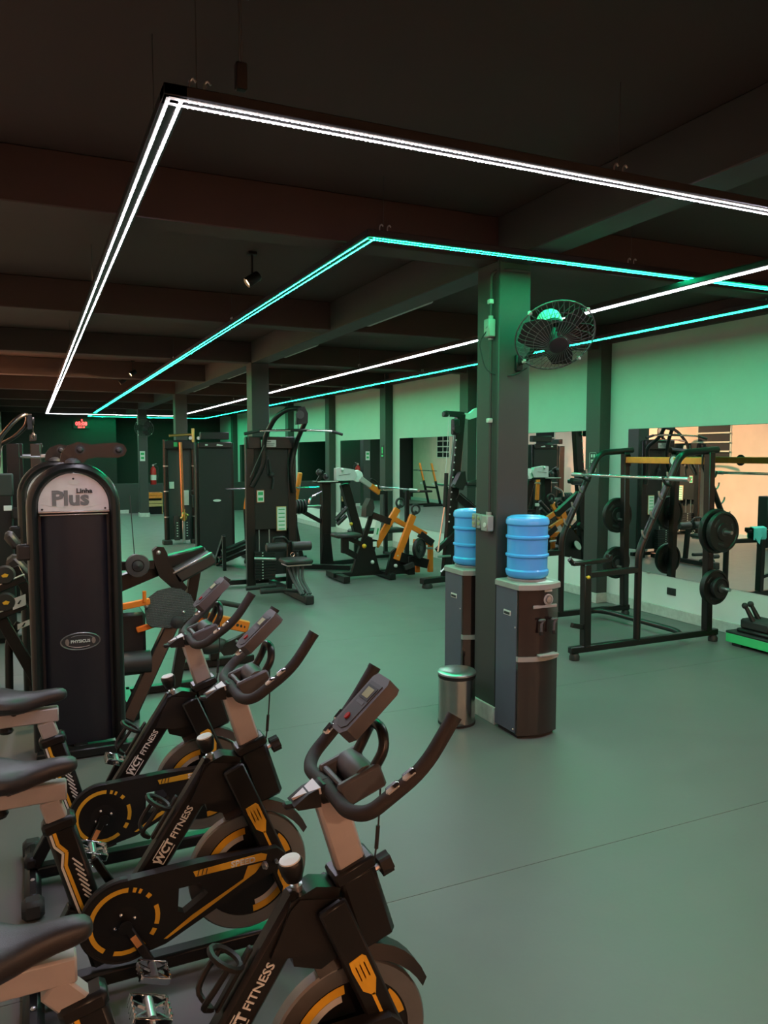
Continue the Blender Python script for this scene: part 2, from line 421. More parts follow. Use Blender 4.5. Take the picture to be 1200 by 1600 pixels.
for i, (a, b) in enumerate(((5.5, 6.8), (8.2, 9.42), (11.2, 12.52), (14.0, 15.4))):
    t = thing('fluorescent_fixture', ['unlit ceiling tube light nearest the fan column', 'second unlit ceiling tube light from the fan column', 'third unlit ceiling tube light from the fan column', 'farthest unlit ceiling tube light'][i], 'tube light', (2.93, a, 2.9), group='unlit tube lights on the ceiling', world=True)
    part('housing', M().box((2.93, (a + b) / 2, 2.945), (.1, b - a, .05), .006), 'greyplastic', t)
    for yy in (a + .2, b - .2): part('drop_rod', M().cyl((2.93, yy, 2.96), (2.93, yy, ZS), .005, n=6), 'blacksatin', t)
    part('tube_cover', M().box((2.93, (a + b) / 2, 2.91), (.075, b - a - .03, .03), .012), 'diffuser', t)
# ================================================================== SPIN BIKES
def make_bike(label, loc, crank_deg, sx=0., sz=0.):
    t = thing('spin_bike', label, 'exercise bike', loc, group='row of spin bikes')
    S = -1  # the side that faces the camera
    # --- base
    part('base_beam', M().beam((-.03, 0, .055), (.84, 0, .055), .055, .05, ch=.008), 'black', t)
    for x, nm in ((-.045, 'rear_stabilizer'), (.845, 'front_stabilizer')):
        st = part(nm, M().beam((x, -.22, .045), (x, .22, .045), .06, .055, ch=.02), 'black', t)
        for s in (-1, 1):
            part('end_cap', M().box((x, s * .235, .038), (.078, .07, .074), .016), 'rubber', st)
            for dx in (0,): part('bolt', M().ball((x + dx, s * .1, .075), .009, 8, (1, 1, .6)), 'steel', st)
    part('rear_brace', M().beam((-.04, 0, .08), (.08, 0, .30), .05, .045), 'black', t)
    part('wheel_bracket', M().box((-.05, 0, .10), (.05, .06, .05), .012), 'blacksatin', t)
    # --- seat tube with its printed stripes
    a, b = V((.165, 0, .10)), V((.040, 0, .585)); d = (b - a).normalized()
    stb = part('seat_tube', M().beam(a, b, .05, .085, up=(0, 1, 0), ch=.012).beam(b - d * .03, b + d * .012, .062, .097, up=(0, 1, 0), ch=.01), 'black', t)
    nx = V((-d.z, 0, d.x)) * -1  # across the tube, towards the front
    o = a.lerp(b, .5) + V((0, -.0262, 0))
    def line(pts, wd, mt, nm='stripe'):
        mm = M()
        for p, q in zip(pts[:-1], pts[1:]):
            A, B = o + nx * p[0] + d * p[1], o + nx * q[0] + d * q[1]; e = (B - A).normalized().cross(Y_) * wd / 2
            mm.add([A - e, B - e, B + e, A + e, A - e - Y_ * .001, B - e - Y_ * .001, B + e - Y_ * .001, A + e - Y_ * .001], [(0, 1, 2, 3), (4, 5, 6, 7), (0, 1, 5, 4), (2, 3, 7, 6)])
        part(nm, mm, mt, stb)
    line([(-.030, .225), (-.030, .185), (-.014, .155), (-.028, .115), (-.024, -.02), (-.022, -.06)], .007, 'white')
    line([(-.019, .23), (-.019, .187), (-.003, .155), (-.017, .115), (-.012, -.02), (-.010, -.06)], .010, 'yellow')
    for i in range(8):
        z0 = .13 - i * .018; line([(.006, z0), (.026, z0 - .036)], .0045, 'white')
    # --- saddle
    sp = part('seat_post', M().beam((.047, 0, .56), (.018 + sx, 0, .655 + sz), .044, .062, up=(0, 1, 0), ch=.006), 'silverpaint', t)
    part('seat_rail', M().box((-.050 + sx, 0, .680 + sz), (.235, .045, .056), .005), 'silverpaint', t)
    part('seat_clamp', M().box((-.10 + sx, 0, .712 + sz), (.10, .05, .022), .004).cyl((-.09 + sx, -.035, .71 + sz), (-.09 + sx, .035, .71 + sz), .012, n=10), 'blacksatin', t)
    part('rail_knob', M().lathe([(.0, -.02), (.022, -.018), (.028, -.008), (.022, .0), (.01, .012)], (-.12 + sx, 0, .645 + sz), Z_, 14), 'blacksatin', t)
    sec = []
    prof = [(-.215, .030, .775, .030), (-.208, .072, .790, .060), (-.190, .098, .798, .082), (-.155, .108, .800, .090), (-.115, .104, .795, .092), (-.078, .084, .784, .088), (-.045, .060, .776, .078), (-.010, .044, .775, .068), (.030, .036, .778, .062), (.062, .033, .779, .058), (.085, .027, .776, .048), (.096, .018, .769, .034), (.100, .008, .760, .016)]
    for x, hw, zt, th in prof:
        q = []
        for j in range(16):
            an = 2 * math.pi * j / 16; c, s = math.cos(an), math.sin(an)
            yy = hw * (abs(c) ** .75) * (1 if c >= 0 else -1); zz = zt - th / 2 + th / 2 * (abs(s) ** .8) * (1 if s >= 0 else -1)
            if s < 0: zz += th * .18 * (1 - abs(c)); yy *= .93
            if s > 0 and x < -.05: zz -= .012 * (1 - abs(c)) * min(1, (-x - .05) / .06)
            q.append(V((x + sx, yy, zz + sz)))
        sec.append(q)
    part('saddle', M().loft(sec), 'leather', t)
    # --- main diagonal tube with the maker's lettering
    a, b = V((.175, 0, .17)), V((.520, 0, .690)); d = (b - a).normalized(); n_ = V((-d.z, 0, d.x))
    dt = part('down_tube', M().beam(a, b, .052, .078, up=(0, 1, 0), ch=.010), 'black', t)
    c = a.lerp(b, .585) + V((0, -.0272, 0))
    text('lettering', 'WCT', .035, c - d * .054, d, n_, 'white', dt, weight=.0011)
    text('lettering', 'FITNESS', .030, c + d * .050, d, n_, 'white', dt, weight=.0003, sx=1.05)
    fr = M()
    for p, q in (((-.090, -.019), (-.022, -.019)), ((-.090, .019), (-.022, .019)), ((-.090, -.019), (-.090, .019))):
        fr.beam(c + d * p[0] + n_ * p[1] - Y_ * .0005, c + d * q[0] + n_ * q[1] - Y_ * .0005, .0022, .0022, ch=0)
    part('badge_outline', fr, 'white', dt)
    # --- head, fork, stem
    part('head_block', M().prism([(.43, .575), (.478, .675), (.50, .695), (.60, .675), (.635, .60), (.60, .565), (.50, .56)], (0, .034, 0), X_, Z_, .068), 'blacksatin', t)
    part('head_cover', M().prism([(.455, .625), (.480, .692), (.54, .715), (.60, .700), (.59, .66)], (0, .030, 0), X_, Z_, .060), 'black', t)
    for s in (-1, 1):
        fk = part('fork_blade', M().beam((.565, s * .058, .68), (.82, s * .058, .075), .022, .070, up=(0, 1, 0), ch=.006), 'black', t)
        if s == -1:
            A, B = V((.565, 0, .68)), V((.82, 0, .075)); d = (B - A).normalized(); n_ = V((d.z, 0, -d.x)) * -1; L = (B - A).length
            oo = A + V((0, -.0695, 0)) - d * .035
            def pol(pts, nm, mt): part(nm, M().prism(pts, oo, d, n_, .0012), mt, fk)
            pol([(.18, -.020), (.205, -.022), (.265, -.018), (.290, .0), (.290, .006), (.255, .022), (.19, .022), (.18, .015)], 'decal', 'yellow')
            pol([(.285, -.003), (.42, -.004), (.445, -.018), (.475, -.020), (.475, -.012), (.45, -.010), (.425, .003), (.285, .005)], 'decal', 'yellow')
            pol([(.47, -.020), (.50, -.020), (.515, -.030), (.60, -.032), (.61, -.022), (.61, .012), (.52, .008), (.49, -.008), (.47, -.010)], 'decal', 'yellow')
            for k in range(3): pol([(.20 + k * 0, -.012 + k * .011), (.24, -.012 + k * .011), (.24, -.009 + k * .011), (.20, -.009 + k * .011)], 'decal_line', 'orange')
    sh = part('stem_housing', M().beam((.640, 0, .725), (.700, 0, .535), .062, .095, up=(0, 1, 0), ch=.012).beam((.630, 0, .745), (.641, 0, .715), .074, .106, up=(0, 1, 0), ch=.006), 'black', t)
    sm = part('stem_post', M().beam((.580, 0, .915), (.655, 0, .665), .042, .072, up=(0, 1, 0), ch=.007), 'silverpaint', t)
    kn = M().cyl((.68, 0, .700), (.715, 0, .712), .008, n=8)
    part('adjust_knob_pin', kn, 'steel', t)
    pts = []
    for j in range(24): r = .026 if j % 4 < 2 else .022; pts.append((r * math.cos(2 * math.pi * j / 24), r * math.sin(2 * math.pi * j / 24)))
    ax = V((.95, 0, .31)).normalized(); part('adjust_knob', M().prism(pts, V((.710, 0, .710)), Y_, ax.cross(Y_), -.03 if ax.cross(Y_).cross(Y_).dot(ax) > 0 else .03), 'blackmatte', t)
    # --- tension knob
    part('tension_shaft', M().cyl((.508, 0, .69), (.494, 0, .75), .007, n=10).cyl((.507, 0, .69), (.502, 0, .715), .014, n=10), 'steel', t)
    tk = part('tension_knob', M().lathe([(.012, -.03), (.020, -.024), (.027, .0), (.029, .018), (.026, .024)], (.492, 0, .752), (-.22, 0, 1), 20), 'black', t)
    part('knob_cap', M().lathe([(.025, .0235), (.024, .027), (.0, .030)], (.492, 0, .752), (-.22, 0, 1), 20), 'white', tk)
    # --- handlebar
    cl = part('bar_clamp', M().box((.575, 0, .925), (.052, .066, .046), .012).prism([(-.055, -.022), (-.065, -.012), (-.03, .012), (.0, .022), (.0, -.024)], (.555, .026, .922), X_, Z_, .052), 'blacksatin', t)
    part('clamp_cover', M().add([V((.492, 0, .920)), V((.552, -.028, .945)), V((.552, .028, .945)), V((.50, 0, .908)), V((.555, -.028, .930)), V((.555, .028, .930))], [(0, 1, 2), (3, 5, 4), (0, 3, 4, 1), (0, 2, 5, 3), (1, 4, 5, 2)]), 'plaque', cl)
    part('clamp_lever', M().box((.490, 0, .905), (.035, .026, .013), .005), 'blacksatin', cl)
    hb = M()
    for s in (-1, 1):
        hb.tube(fil([(.575, 0, .935), (.578, s * .125, .925), (.605, s * .178, .937), (.72, s * .210, 1.028), (.79, s * .212, 1.130)], .055, 6), .0165, 12)
    hbo = part('handlebar', hb, 'foam', t)
    for s in (-1, 1):
        p, q = V((.650, s * .1905, .972)), V((.716, s * .209, 1.025)); u = (q - p).normalized(); up_ = (Z_ - u * u.z).normalized()
        for k in (0., .52):
            part('pulse_plate', M().beam(p.lerp(q, k) + up_ * .0095 - X_ * .003, p.lerp(q, k + .44) + up_ * .0095 - X_ * .003, .024, .018, up=up_, ch=.006), 'chrome', hbo)
        part('grip_end', M().cyl((.788, s * .212, 1.127), (.794, s * .212, 1.136), .0175, n=12), 'rubber', hbo)
    # --- bottle tray and console
    tr = part('tray', M().box((.635, 0, .925), (.10, .115, .012), .004, Matrix.Rotation(-.35, 3, 'Y')).box((.640, -.06, .948), (.11, .02, .06), .006, Matrix.Rotation(-.35, 3, 'Y')).box((.640, .06, .948), (.11, .02, .06), .006, Matrix.Rotation(-.35, 3, 'Y')).box((.600, 0, .935), (.014, .11, .05), .004, Matrix.Rotation(-.35, 3, 'Y')), 'greyplastic', t)
    part('tray_drum', M().cyl((.655, -.055, .955), (.655, .055, .955), .034, n=16), 'greyplastic', tr)
    part('console_arch', M().tube(fil([(.66, -.05, .955), (.70, -.055, 1.02), (.705, -.03, 1.06), (.705, .03, 1.06), (.70, .055, 1.02), (.66, .05, .955)], .03, 5), .0125, 10), 'black', t)
    u = V((.74, 0, .67)).normalized(); nn = V((-u.z, 0, u.x)); cc = V((.672, 0, 1.105))
    body = [(-.082, -.022), (-.066, -.040), (.070, -.042), (.084, -.032), (.084, .032), (.070, .042), (-.066, .040), (-.082, .022)]
    co = part('console', M().prism(body, cc - nn * .02, u, Y_ * -1, .036 if u.cross(Y_ * -1).dot(nn) > 0 else -.036), 'greyplastic', t)
    f0 = cc + nn * .016
    def cons(pts, h0, h1, nm, mt):
        mm = M(); a_ = [f0 + u * p[0] - Y_ * p[1] + nn * h0 for p in pts]; b_ = [f0 + u * p[0] - Y_ * p[1] + nn * h1 for p in pts]; n = len(pts)
        mm.add(a_ + b_, [tuple(range(n)), tuple(range(n, 2 * n))] + [(i, (i + 1) % n, n + (i + 1) % n, n + i) for i in range(n)]); return part(nm, mm, mt, co)
    cons([(-.07, -.012), (-.058, -.027), (.060, -.031), (.060, .031), (-.058, .027), (-.07, .012)], 0, .002, 'face_plate', 'darkgrey')
    cons([(.012, -.024), (.050, -.026), (.050, .026), (.012, .024)], .001, .0035, 'screen_frame', 'ink')
    cons([(.018, -.016), (.044, -.017), (.044, .017), (.018, .016)], .003, .0042, 'screen', 'lcd')
    cons([(-.040 + .009 * math.cos(j * .785), .007 * math.sin(j * .785)) for j in range(8)], .001, .006, 'button', 'red')
    cons([(-.002, -.018), (.006, -.018), (.006, .018), (-.002, .018)], .0015, .0026, 'printed_line', 'greyplastic')
    part('sensor_cable', M().tube(fil([(.70, -.03, 1.03), (.70, -.03, .90), (.69, -.035, .80), (.685, -.03, .75)], .04, 4), .0022, 6).cyl((.692, -.034, .83), (.688, -.033, .775), .005, n=8), 'ink', t)
    # --- flywheel
    wc = V((.625, 0, .298))
    fw = part('flywheel', M().lathe([(.0, -.014), (.155, -.014), (.155, .014), (.0, .014)], wc, Y_, 40), 'black', t)
    part('wheel_rim', M().lathe([(.155, -.017), (.196, -.019), (.201, -.014), (.201, .014), (.196, .019), (.155, .017), (.155, -.017)], wc, Y_, 48), 'rim', fw)
    o = wc + V((0, -.0142, 0))
    for a0, a1 in ((95, 170), (-85, -25), (15, 45)):
        part('wheel_decal', M().arc(o, X_, Z_, .128, .150, a0, a1, .0012, 10), 'yellow', fw)
        part('wheel_decal', M().arc(o, X_, Z_, .110, .127, a0 + 4, a1 - 6, .0012, 10), 'offwhite', fw)
    part('wheel_hub', M().lathe([(.0, -.05), (.03, -.05), (.035, -.03), (.035, .03), (.03, .05), (.0, .05)], wc, Y_, 20), 'blacksatin', fw)
    mg = M(); k = 10
    secs = []
    for i in range(k + 1):
        an = math.radians(112 - i * 84 / k); r0, r1 = .212, .232 + .012 * math.sin(math.pi * i / k); hw = .034
        dd = V((math.cos(an), 0, math.sin(an))); secs.append([wc + dd * r0 - Y_ * hw, wc + dd * r0 + Y_ * hw, wc + dd * r1 + Y_ * hw * .6, wc + dd * r1 - Y_ * hw * .6])
    part('wheel_cover', mg.loft(secs), 'blacksatin', t)
    part('brake_housing', M().prism([(.475, .60), (.60, .60), (.615, .545), (.55, .515), (.485, .54)], (0, .03, 0), X_, Z_, .06), 'black', t)
    # --- chain guard
    C = V((.215, -.062, .270)); R_ = .127; y0 = -.062
    def P(x, z): return (x, z)
    arcpts = [(C.x + R_ * math.cos(math.radians(an)), C.z + R_ * math.sin(math.radians(an))) for an in range(84, 300, 9)]
    lower = [(.36, .178), (.62, .300)]
    # outline split round the window so that the hole is open
    win = [(.375, .262), (.380, .335), (.445, .338), (.470, .300), (.462, .292), (.395, .250)]
    left = arcpts + [(.335, .166), (.345, .17), (.375, .262), (.380, .335), (.385, .402), (.24, .398)]
    gm = M().prism(left, (0, y0, 0), X_, Z_, .034)
    gm.prism([(.385, .402), (.380, .335), (.445, .338), (.445, .404)], (0, y0, 0), X_, Z_, .034)
    gm.prism([(.345, .17), (.62, .298), (.600, .330), (.462, .292), (.395, .250), (.375, .262)], (0, y0, 0), X_, Z_, .034)
    gm.prism([(.445, .404), (.445, .338), (.470, .300), (.462, .292), (.600, .330), (.62, .298), (.70, .32), (.725, .345), (.725, .375), (.70, .398)], (0, y0, 0), X_, Z_, .034)
    cg = part('chain_guard', gm, 'blacksatin', t, smooth=False)
    ring = M().tube([V((x, y0 - .030, z)) for x, z in arcpts], .007, 6)
    part('guard_edge', ring, 'blacksatin', cg)
    o = V((C.x, y0 - .0342, C.z))
    for a0, a1 in ((82, 232), (250, 305), (322, 334), (-18, 18), (38, 46), (58, 63), (68, 74)):
        part('guard_decal', M().arc(o, X_, Z_, .092, .106, a0, a1, .0012, 16 if a1 - a0 > 60 else 4), 'yellow', cg)
    part('guard_dish', M().lathe([(.0, .004), (.045, .004), (.055, .001), (.083, .0), (.086, .003)], o, -Y_, 28), 'black', cg)
    oo = V((0, y0 - .0342, 0))
    part('guard_decal', M().prism([(.425, .380), (.432, .362), (.66, .366), (.665, .384), (.645, .392)], oo, X_, Z_, .0012), 'yellow', cg)
    part('guard_decal', M().prism([(.60, .358), (.652, .360), (.625, .330), (.34, .182), (.33, .184), (.42, .240), (.585, .318)], oo, X_, Z_, .0012), 'yellow', cg)
    for k in range(3): part('guard_decal', M().prism([(.442 + k * .013, .382), (.437 + k * .013, .364), (.440 + k * .013, .364), (.445 + k * .013, .382)], oo - Y_ * .0012, X_, Z_, .0008), 'ink', cg)
    text('lettering', 'SPEED', .025, V((.585, y0 - .0356, .375)), X_, Z_, 'white', cg, weight=.0006, sx=1.2)
    part('wheel_nut', M().cyl((.655, y0 - .034, .352), (.655, y0 - .05, .352), .011, n=6).cyl((.655, y0 - .05, .352), (.655, y0 - .062, .352), .005, n=8), 'steel', cg)
    part('wheel_nut', M().cyl((.695, y0 - .034, .356), (.695, y0 - .048, .356), .006, n=8), 'steel', cg)
    # --- cranks and pedals
    for s in (-1, 1):
        an = math.radians(crank_deg + (0 if s < 0 else 180)); dd = V((math.cos(an), 0, math.sin(an)))
        c0 = V((C.x, s * .112, C.z)); e = c0 + dd * .155
        if s > 0: c0 = V((C.x, .07, C.z)); e = c0 + dd * .155
        ca = part('crank_arm', M().beam(c0, e, .016, .026, up=(0, 1, 0), ch=.004).cyl(c0 - Y_ * .016 * -s, c0 + Y_ * .02 * s, .02, n=14), 'black', t)
        if s < 0:
            part('crank_sticker', M().beam(c0 + dd * .045 - Y_ * .0088, c0 + dd * .085 - Y_ * .0088, .001, .018, up=(0, 1, 0), ch=0), 'skin_orange', ca)
            for k in range(4):
                b_ = k * 90 + 20; part('crank_bolt', M().ball((C.x + .030 * math.cos(math.radians(b_)), y0 - .041, C.z + .030 * math.sin(math.radians(b_))), .006, 8), 'chrome', ca)
        py = e + Y_ * s * .055
        pm = M().cyl(e, e + Y_ * s * .10, .007, n=8)
        pd = part('pedal', pm.cyl(e + Y_ * s * .02, e + Y_ * s * .09, .012, n=10), 'steel', t)
        ti = math.radians(20); fx, fz = V((math.cos(ti), 0, -math.sin(ti))), V((math.sin(ti), 0, math.cos(ti)))
        cg_ = M()
        for sx in (-1, 1):
            cg_.beam(py + fx * sx * .042 - Y_ * .045, py + fx * sx * .042 + Y_ * .045, .006, .022, up=fz, ch=.002)
            for q in (-.03, -.01, .01, .03): cg_.beam(py + fx * sx * .042 + Y_ * q - fz * .014, py + fx * sx * .042 + Y_ * q + fz * .014, .006, .006, ch=0)
        for sy in (-1, 1): cg_.beam(py - fx * .042 + Y_ * sy * .043, py + fx * .042 + Y_ * sy * .043, .006, .022, up=fz, ch=.002)
        cg_.beam(py - fx * .04 - Y_ * .03, py + fx * .04 + Y_ * .03, .005, .008, up=fz, ch=0).beam(py - fx * .04 + Y_ * .03, py + fx * .04 - Y_ * .03, .005, .008, up=fz, ch=0)
        part('pedal_cage', cg_, 'chrome', pd)
    # --- bottle cage on the diagonal tube
    a, b = V((.175, 0, .17)), V((.525, 0, .715)); d = (b - a).normalized(); n_ = V((-d.z, 0, d.x))
    q = a.lerp(b, .58) + n_ * .045
    cgm = M()
    for k, rr in ((.06, .040),):
        cgm.tube([q + d * k + n_ * .042 + (n_ * math.cos(j * .4488) + Y_ * math.sin(j * .4488)) * rr for j in range(14)], .008, 6, closed=True)
    cgm.beam(q - d * .05, q + d * .10, .02, .010, up=n_, ch=.003)
    for s in (-1, 1): cgm.tube(fil([q - d * .05 + n_ * .01, q - d * .04 + n_ * .05 + Y_ * s * .03, q + d * .0 + n_ * .05 + Y_ * s * .04, q + d * .06 + n_ * .045 + Y_ * s * .038], .03, 3), .007, 6)
    part('bottle_cage', cgm, 'blacksatin', t)
    return t
make_bike('spin bike nearest the camera, its saddle cut off at the bottom left corner', (.02, 1.62, 0), -80, -.035, -.02)
make_bike('middle spin bike of the row, between two others, full flywheel in view', (0, 2.47, 0), -62)
make_bike('farthest spin bike of the row, in front of the tall dark weight tower', (0, 3.22, 0), -118)
# ================================================================== COLUMN CORNER: dispensers, bin, fan, conduit
def dispenser(x0, y0, label, blabel, sticker):
    """front face looks towards -Y; x0,y0 = left front corner"""
    W, D, H = .290, .26, .915
    t = thing('water_dispenser', label, 'water dispenser', (x0 + W / 2, y0 + D / 2, 0), group='water dispensers by the column', world=True)
    part('cabinet_side', M().box((x0 + .006, y0 + D / 2 + .02, H / 2 + .012), (.012, D - .04, H - .03), .003), 'dispside', t)
    part('cabinet_side', M().box((x0 + W - .006, y0 + D / 2 + .02, H / 2 + .012), (.012, D - .04, H - .03), .003), 'dispside', t)
    part('cabinet_back', M().box((x0 + W / 2, y0 + D - .01, H / 2 + .01), (W - .02, .02, H - .04), .003), 'blackmatte', t)
    def bow(z0, z1, ins=0.):
        k = 10; pts = [(x0 + .002 + ins, y0 + .035)]
        for i in range(k + 1):
            u = i / k; pts.append((x0 + .004 + ins + (W - .008 - 2 * ins) * u, y0 + .022 + ins - .040 * math.sin(math.pi * u)))
        pts += [(x0 + W - .002 - ins, y0 + .035), (x0 + W - .012, y0 + .06), (x0 + .012, y0 + .06)]
        mm = M(); n = len(pts); mm.add([V((p[0], p[1], z0)) for p in pts] + [V((p[0], p[1], z1)) for p in pts], [tuple(range(n)), tuple(range(n, 2 * n))] + [(i, (i + 1) % n, n + (i + 1) % n, n + i) for i in range(n)]); return mm
    part('front_panel', bow(.50, H - .02), 'dispfront', t)
    part('front_panel', bow(.02, .465), 'dispfront', t)
    part('plinth', M().box((x0 + W / 2, y0 + D / 2 + .01, .012), (W - .03, D - .05, .024), .004), 'blackmatte', t)
    bd = part('drip_band', bow(.468, .498, -.004), 'dispgrey', t)
    part('drip_tray', M().box((x0 + W * .62, y0 - .022, .505), (.14, .05, .014), .004), 'dispgrey', t)
    pts = [(x0 - .006, y0 + D + .004)]
    for i in range(11):
        u = i / 10; pts.append((x0 - .006 + (W + .012) * u, y0 + .012 - .043 * math.sin(math.pi * u)))
    pts.append((x0 + W + .006, y0 + D + .004)); n = len(pts); mm = M()
    mm.add([V((p[0], p[1], H - .018)) for p in pts] + [V((p[0], p[1], H + .012)) for p in pts] + [V((x0 + W / 2 + (p[0] - x0 - W / 2) * .95, y0 + D / 2 + (p[1] - y0 - D / 2) * .95, H + .02)) for p in pts],
           [tuple(range(n)), tuple(range(2 * n, 3 * n))] + [(i, (i + 1) % n, n + (i + 1) % n, n + i) for i in range(n)] + [(n + i, n + (i + 1) % n, 2 * n + (i + 1) % n, 2 * n + i) for i in range(n)])
    top = part('top_lid', mm, 'dispgrey', t)
    part('bottle_collar', M().lathe([(.115, 0), (.12, .015), (.10, .022), (.06, .015)], (x0 + W / 2, y0 + D * .56, H + .016), Z_, 28), 'dispgrey', top)
    hd = part('side_grip', M().box((x0 - .001, y0 + D * .52, .745), (.006, .075, .030), .002), 'offwhite', t)
    part('grip_slot', M().box((x0 - .003, y0 + D * .52, .743), (.004, .062, .016), .001), 'ink', hd)
    for yy, zz in ((y0 + .05, .67), (y0 + .06, .05)): part('screw', M().ball((x0 - .001, yy, zz), .006, 8), 'steel', t)
    cx = x0 + W * .57; fy = y0 - .016
    pn = part('thermostat', M().lathe([(.034, .0), (.034, .008), (.026, .010), (.024, .006)], (cx + .02, fy + .004, .835), -Y_, 22), 'dispgrey', t)
    part('thermostat_dial', M().lathe([(.020, .004), (.017, .016), (.0, .017)], (cx + .02, fy + .004, .835), -Y_, 18), 'steel', pn)
    part('panel_label', M().box((cx - .0, fy + .002, .795), (.17, .008, .020), .003), 'dispgrey', t)
    part('maker_badge', M().box((cx + .02, fy - .001, .888), (.055, .006, .014), .003), 'offwhite', t)
    for q in (-.045, .045):
        tp = part('tap', M().tube(fil([(cx + q + .018, fy + .01, .715), (cx + q + .018, fy - .025, .715), (cx + q + .0, fy - .028, .705), (cx + q - .004, fy - .03, .645)], .012, 3), .008, 8).box((cx + q + .004, fy - .026, .72), (.045, .02, .014), .004), 'greyplastic', t)
        part('tap_spout', M().cyl((cx + q - .004, fy - .03, .655), (cx + q - .004, fy - .03, .635), .011, n=10), 'blacksatin', tp)
    if sticker: part('paper_note', M().box((x0 + W * .63, y0 + .03, H + .0205), (.11, .06, .0012), 0), 'white', top)
    c = V((x0 + W / 2, y0 + D * .56, H + .036))
    R = .130
    prof = [(.05, -.012), (.06, -.004), (R - .022, .0), (R - .006, .012), (R, .03), (R, .045), (R - .008, .055), (R - .008, .125), (R + .001, .132), (R + .001, .142), (R - .008, .149), (R - .008, .235), (R + .001, .242), (R + .001, .252), (R - .008, .259), (R - .008, .315), (R, .325), (R, .345), (R - .008, .362), (R - .03, .372), (R - .04, .372), (R - .05, .366), (.0, .366)]
    b = solo('water_bottle', M().lathe(prof, c, Z_, 36), 'bottle', blabel, 'water bottle', 'blue water bottles')
    return t
dispenser(2.575, 3.70, 'black fronted water dispenser with a blue bottle, in front of the column', 'blue water bottle on the dispenser in front of the column', True)
dispenser(2.560, 4.315, 'water dispenser half hidden behind the column, beside the steel bin', 'blue water bottle half hidden behind the column', False)
# pedal bin
c = V((2.40, 4.13, 0))
t = thing('pedal_bin', 'small brushed steel pedal bin with domed lid at the column foot', 'trash bin', c, world=True)
part('bin_body', M().lathe([(.116, .012), (.116, .298), (.112, .300)], c, Z_, 32), 'binsteel', t)
part('bin_base', M().lathe([(.118, .0), (.119, .016), (.116, .018)], c, Z_, 32), 'blackmatte', t)
part('bin_collar', M().lathe([(.119, .296), (.120, .316), (.116, .318)], c, Z_, 32), 'blacksatin', t)
part('bin_lid', M().lathe([(.122, .318), (.122, .328), (.114, .338), (.085, .345), (.04, .349), (.0, .350)], c, Z_, 32), 'steel', t)
part('bin_pedal', M().box((2.36, 4.03, .018), (.05, .05, .01), .003), 'blackmatte', t)
# conduit and boxes on the left face of the column
t = thing('electrical_conduit', 'grey electrical conduit with switch boxes on the column by the fan', 'conduit', (2.59, 4.06, 1.2), world=True)
x = 2.58
part('conduit_pipe', M().tube(fil([(x, 4.06, 1.30), (x, 4.06, 2.70), (x, 4.06, 2.80), (x + .08, 3.985, 2.805), (2.80, 3.985, 2.805)], .05, 5), .011, 10), 'column', t)
bx = part('junction_box', M().box((x - .008, 4.06, 2.46), (.05, .062, .11), .006).cyl((x, 4.06, 2.40), (x, 4.06, 2.39), .016, n=12).cyl((x, 4.06, 2.515), (x, 4.06, 2.535), .016, n=12), 'dispgrey', t)
part('box_cover', M().lathe([(.018, 0), (.016, .004), (.0, .004)], (x - .033, 4.06, 2.475), -X_, 14), 'dispgrey', bx)
for z in (2.62, 1.90): part('pipe_clamp', M().box((x - .003, 4.06, z), (.03, .034, .028), .004), 'offwhite', t)
sb = part('switch_box', M().box((x - .01, 4.06, 1.265), (.05, .075, .10), .006).cyl((x, 4.06, 1.315), (x, 4.06, 1.335), .018, n=12), 'dispgrey', t)
part('socket', M().lathe([(.016, 0), (.014, .004), (.0, .004)], (x - .036, 4.05, 1.255), -X_, 14), 'offwhite', sb)
for i, yy in enumerate((4.14, 4.20)):
    s2 = part('switch_box', M().box((x - .004, yy, 1.27), (.042, .045, .09), .005), 'dispgrey', t)
    for z in (1.255, 1.29): part('rocker', M().box((x - .027, yy, z), (.006, .026, .018), .002), 'lcd', s2)
part('fan_cable', M().tube(fil([(x - .03, 4.06, 2.44), (x - .06, 4.10, 2.38), (x - .03, 4.06, 2.18), (2.70, 3.985, 2.17), (2.78, 3.96, 2.22)], .08, 5), .004, 6), 'ink', t)
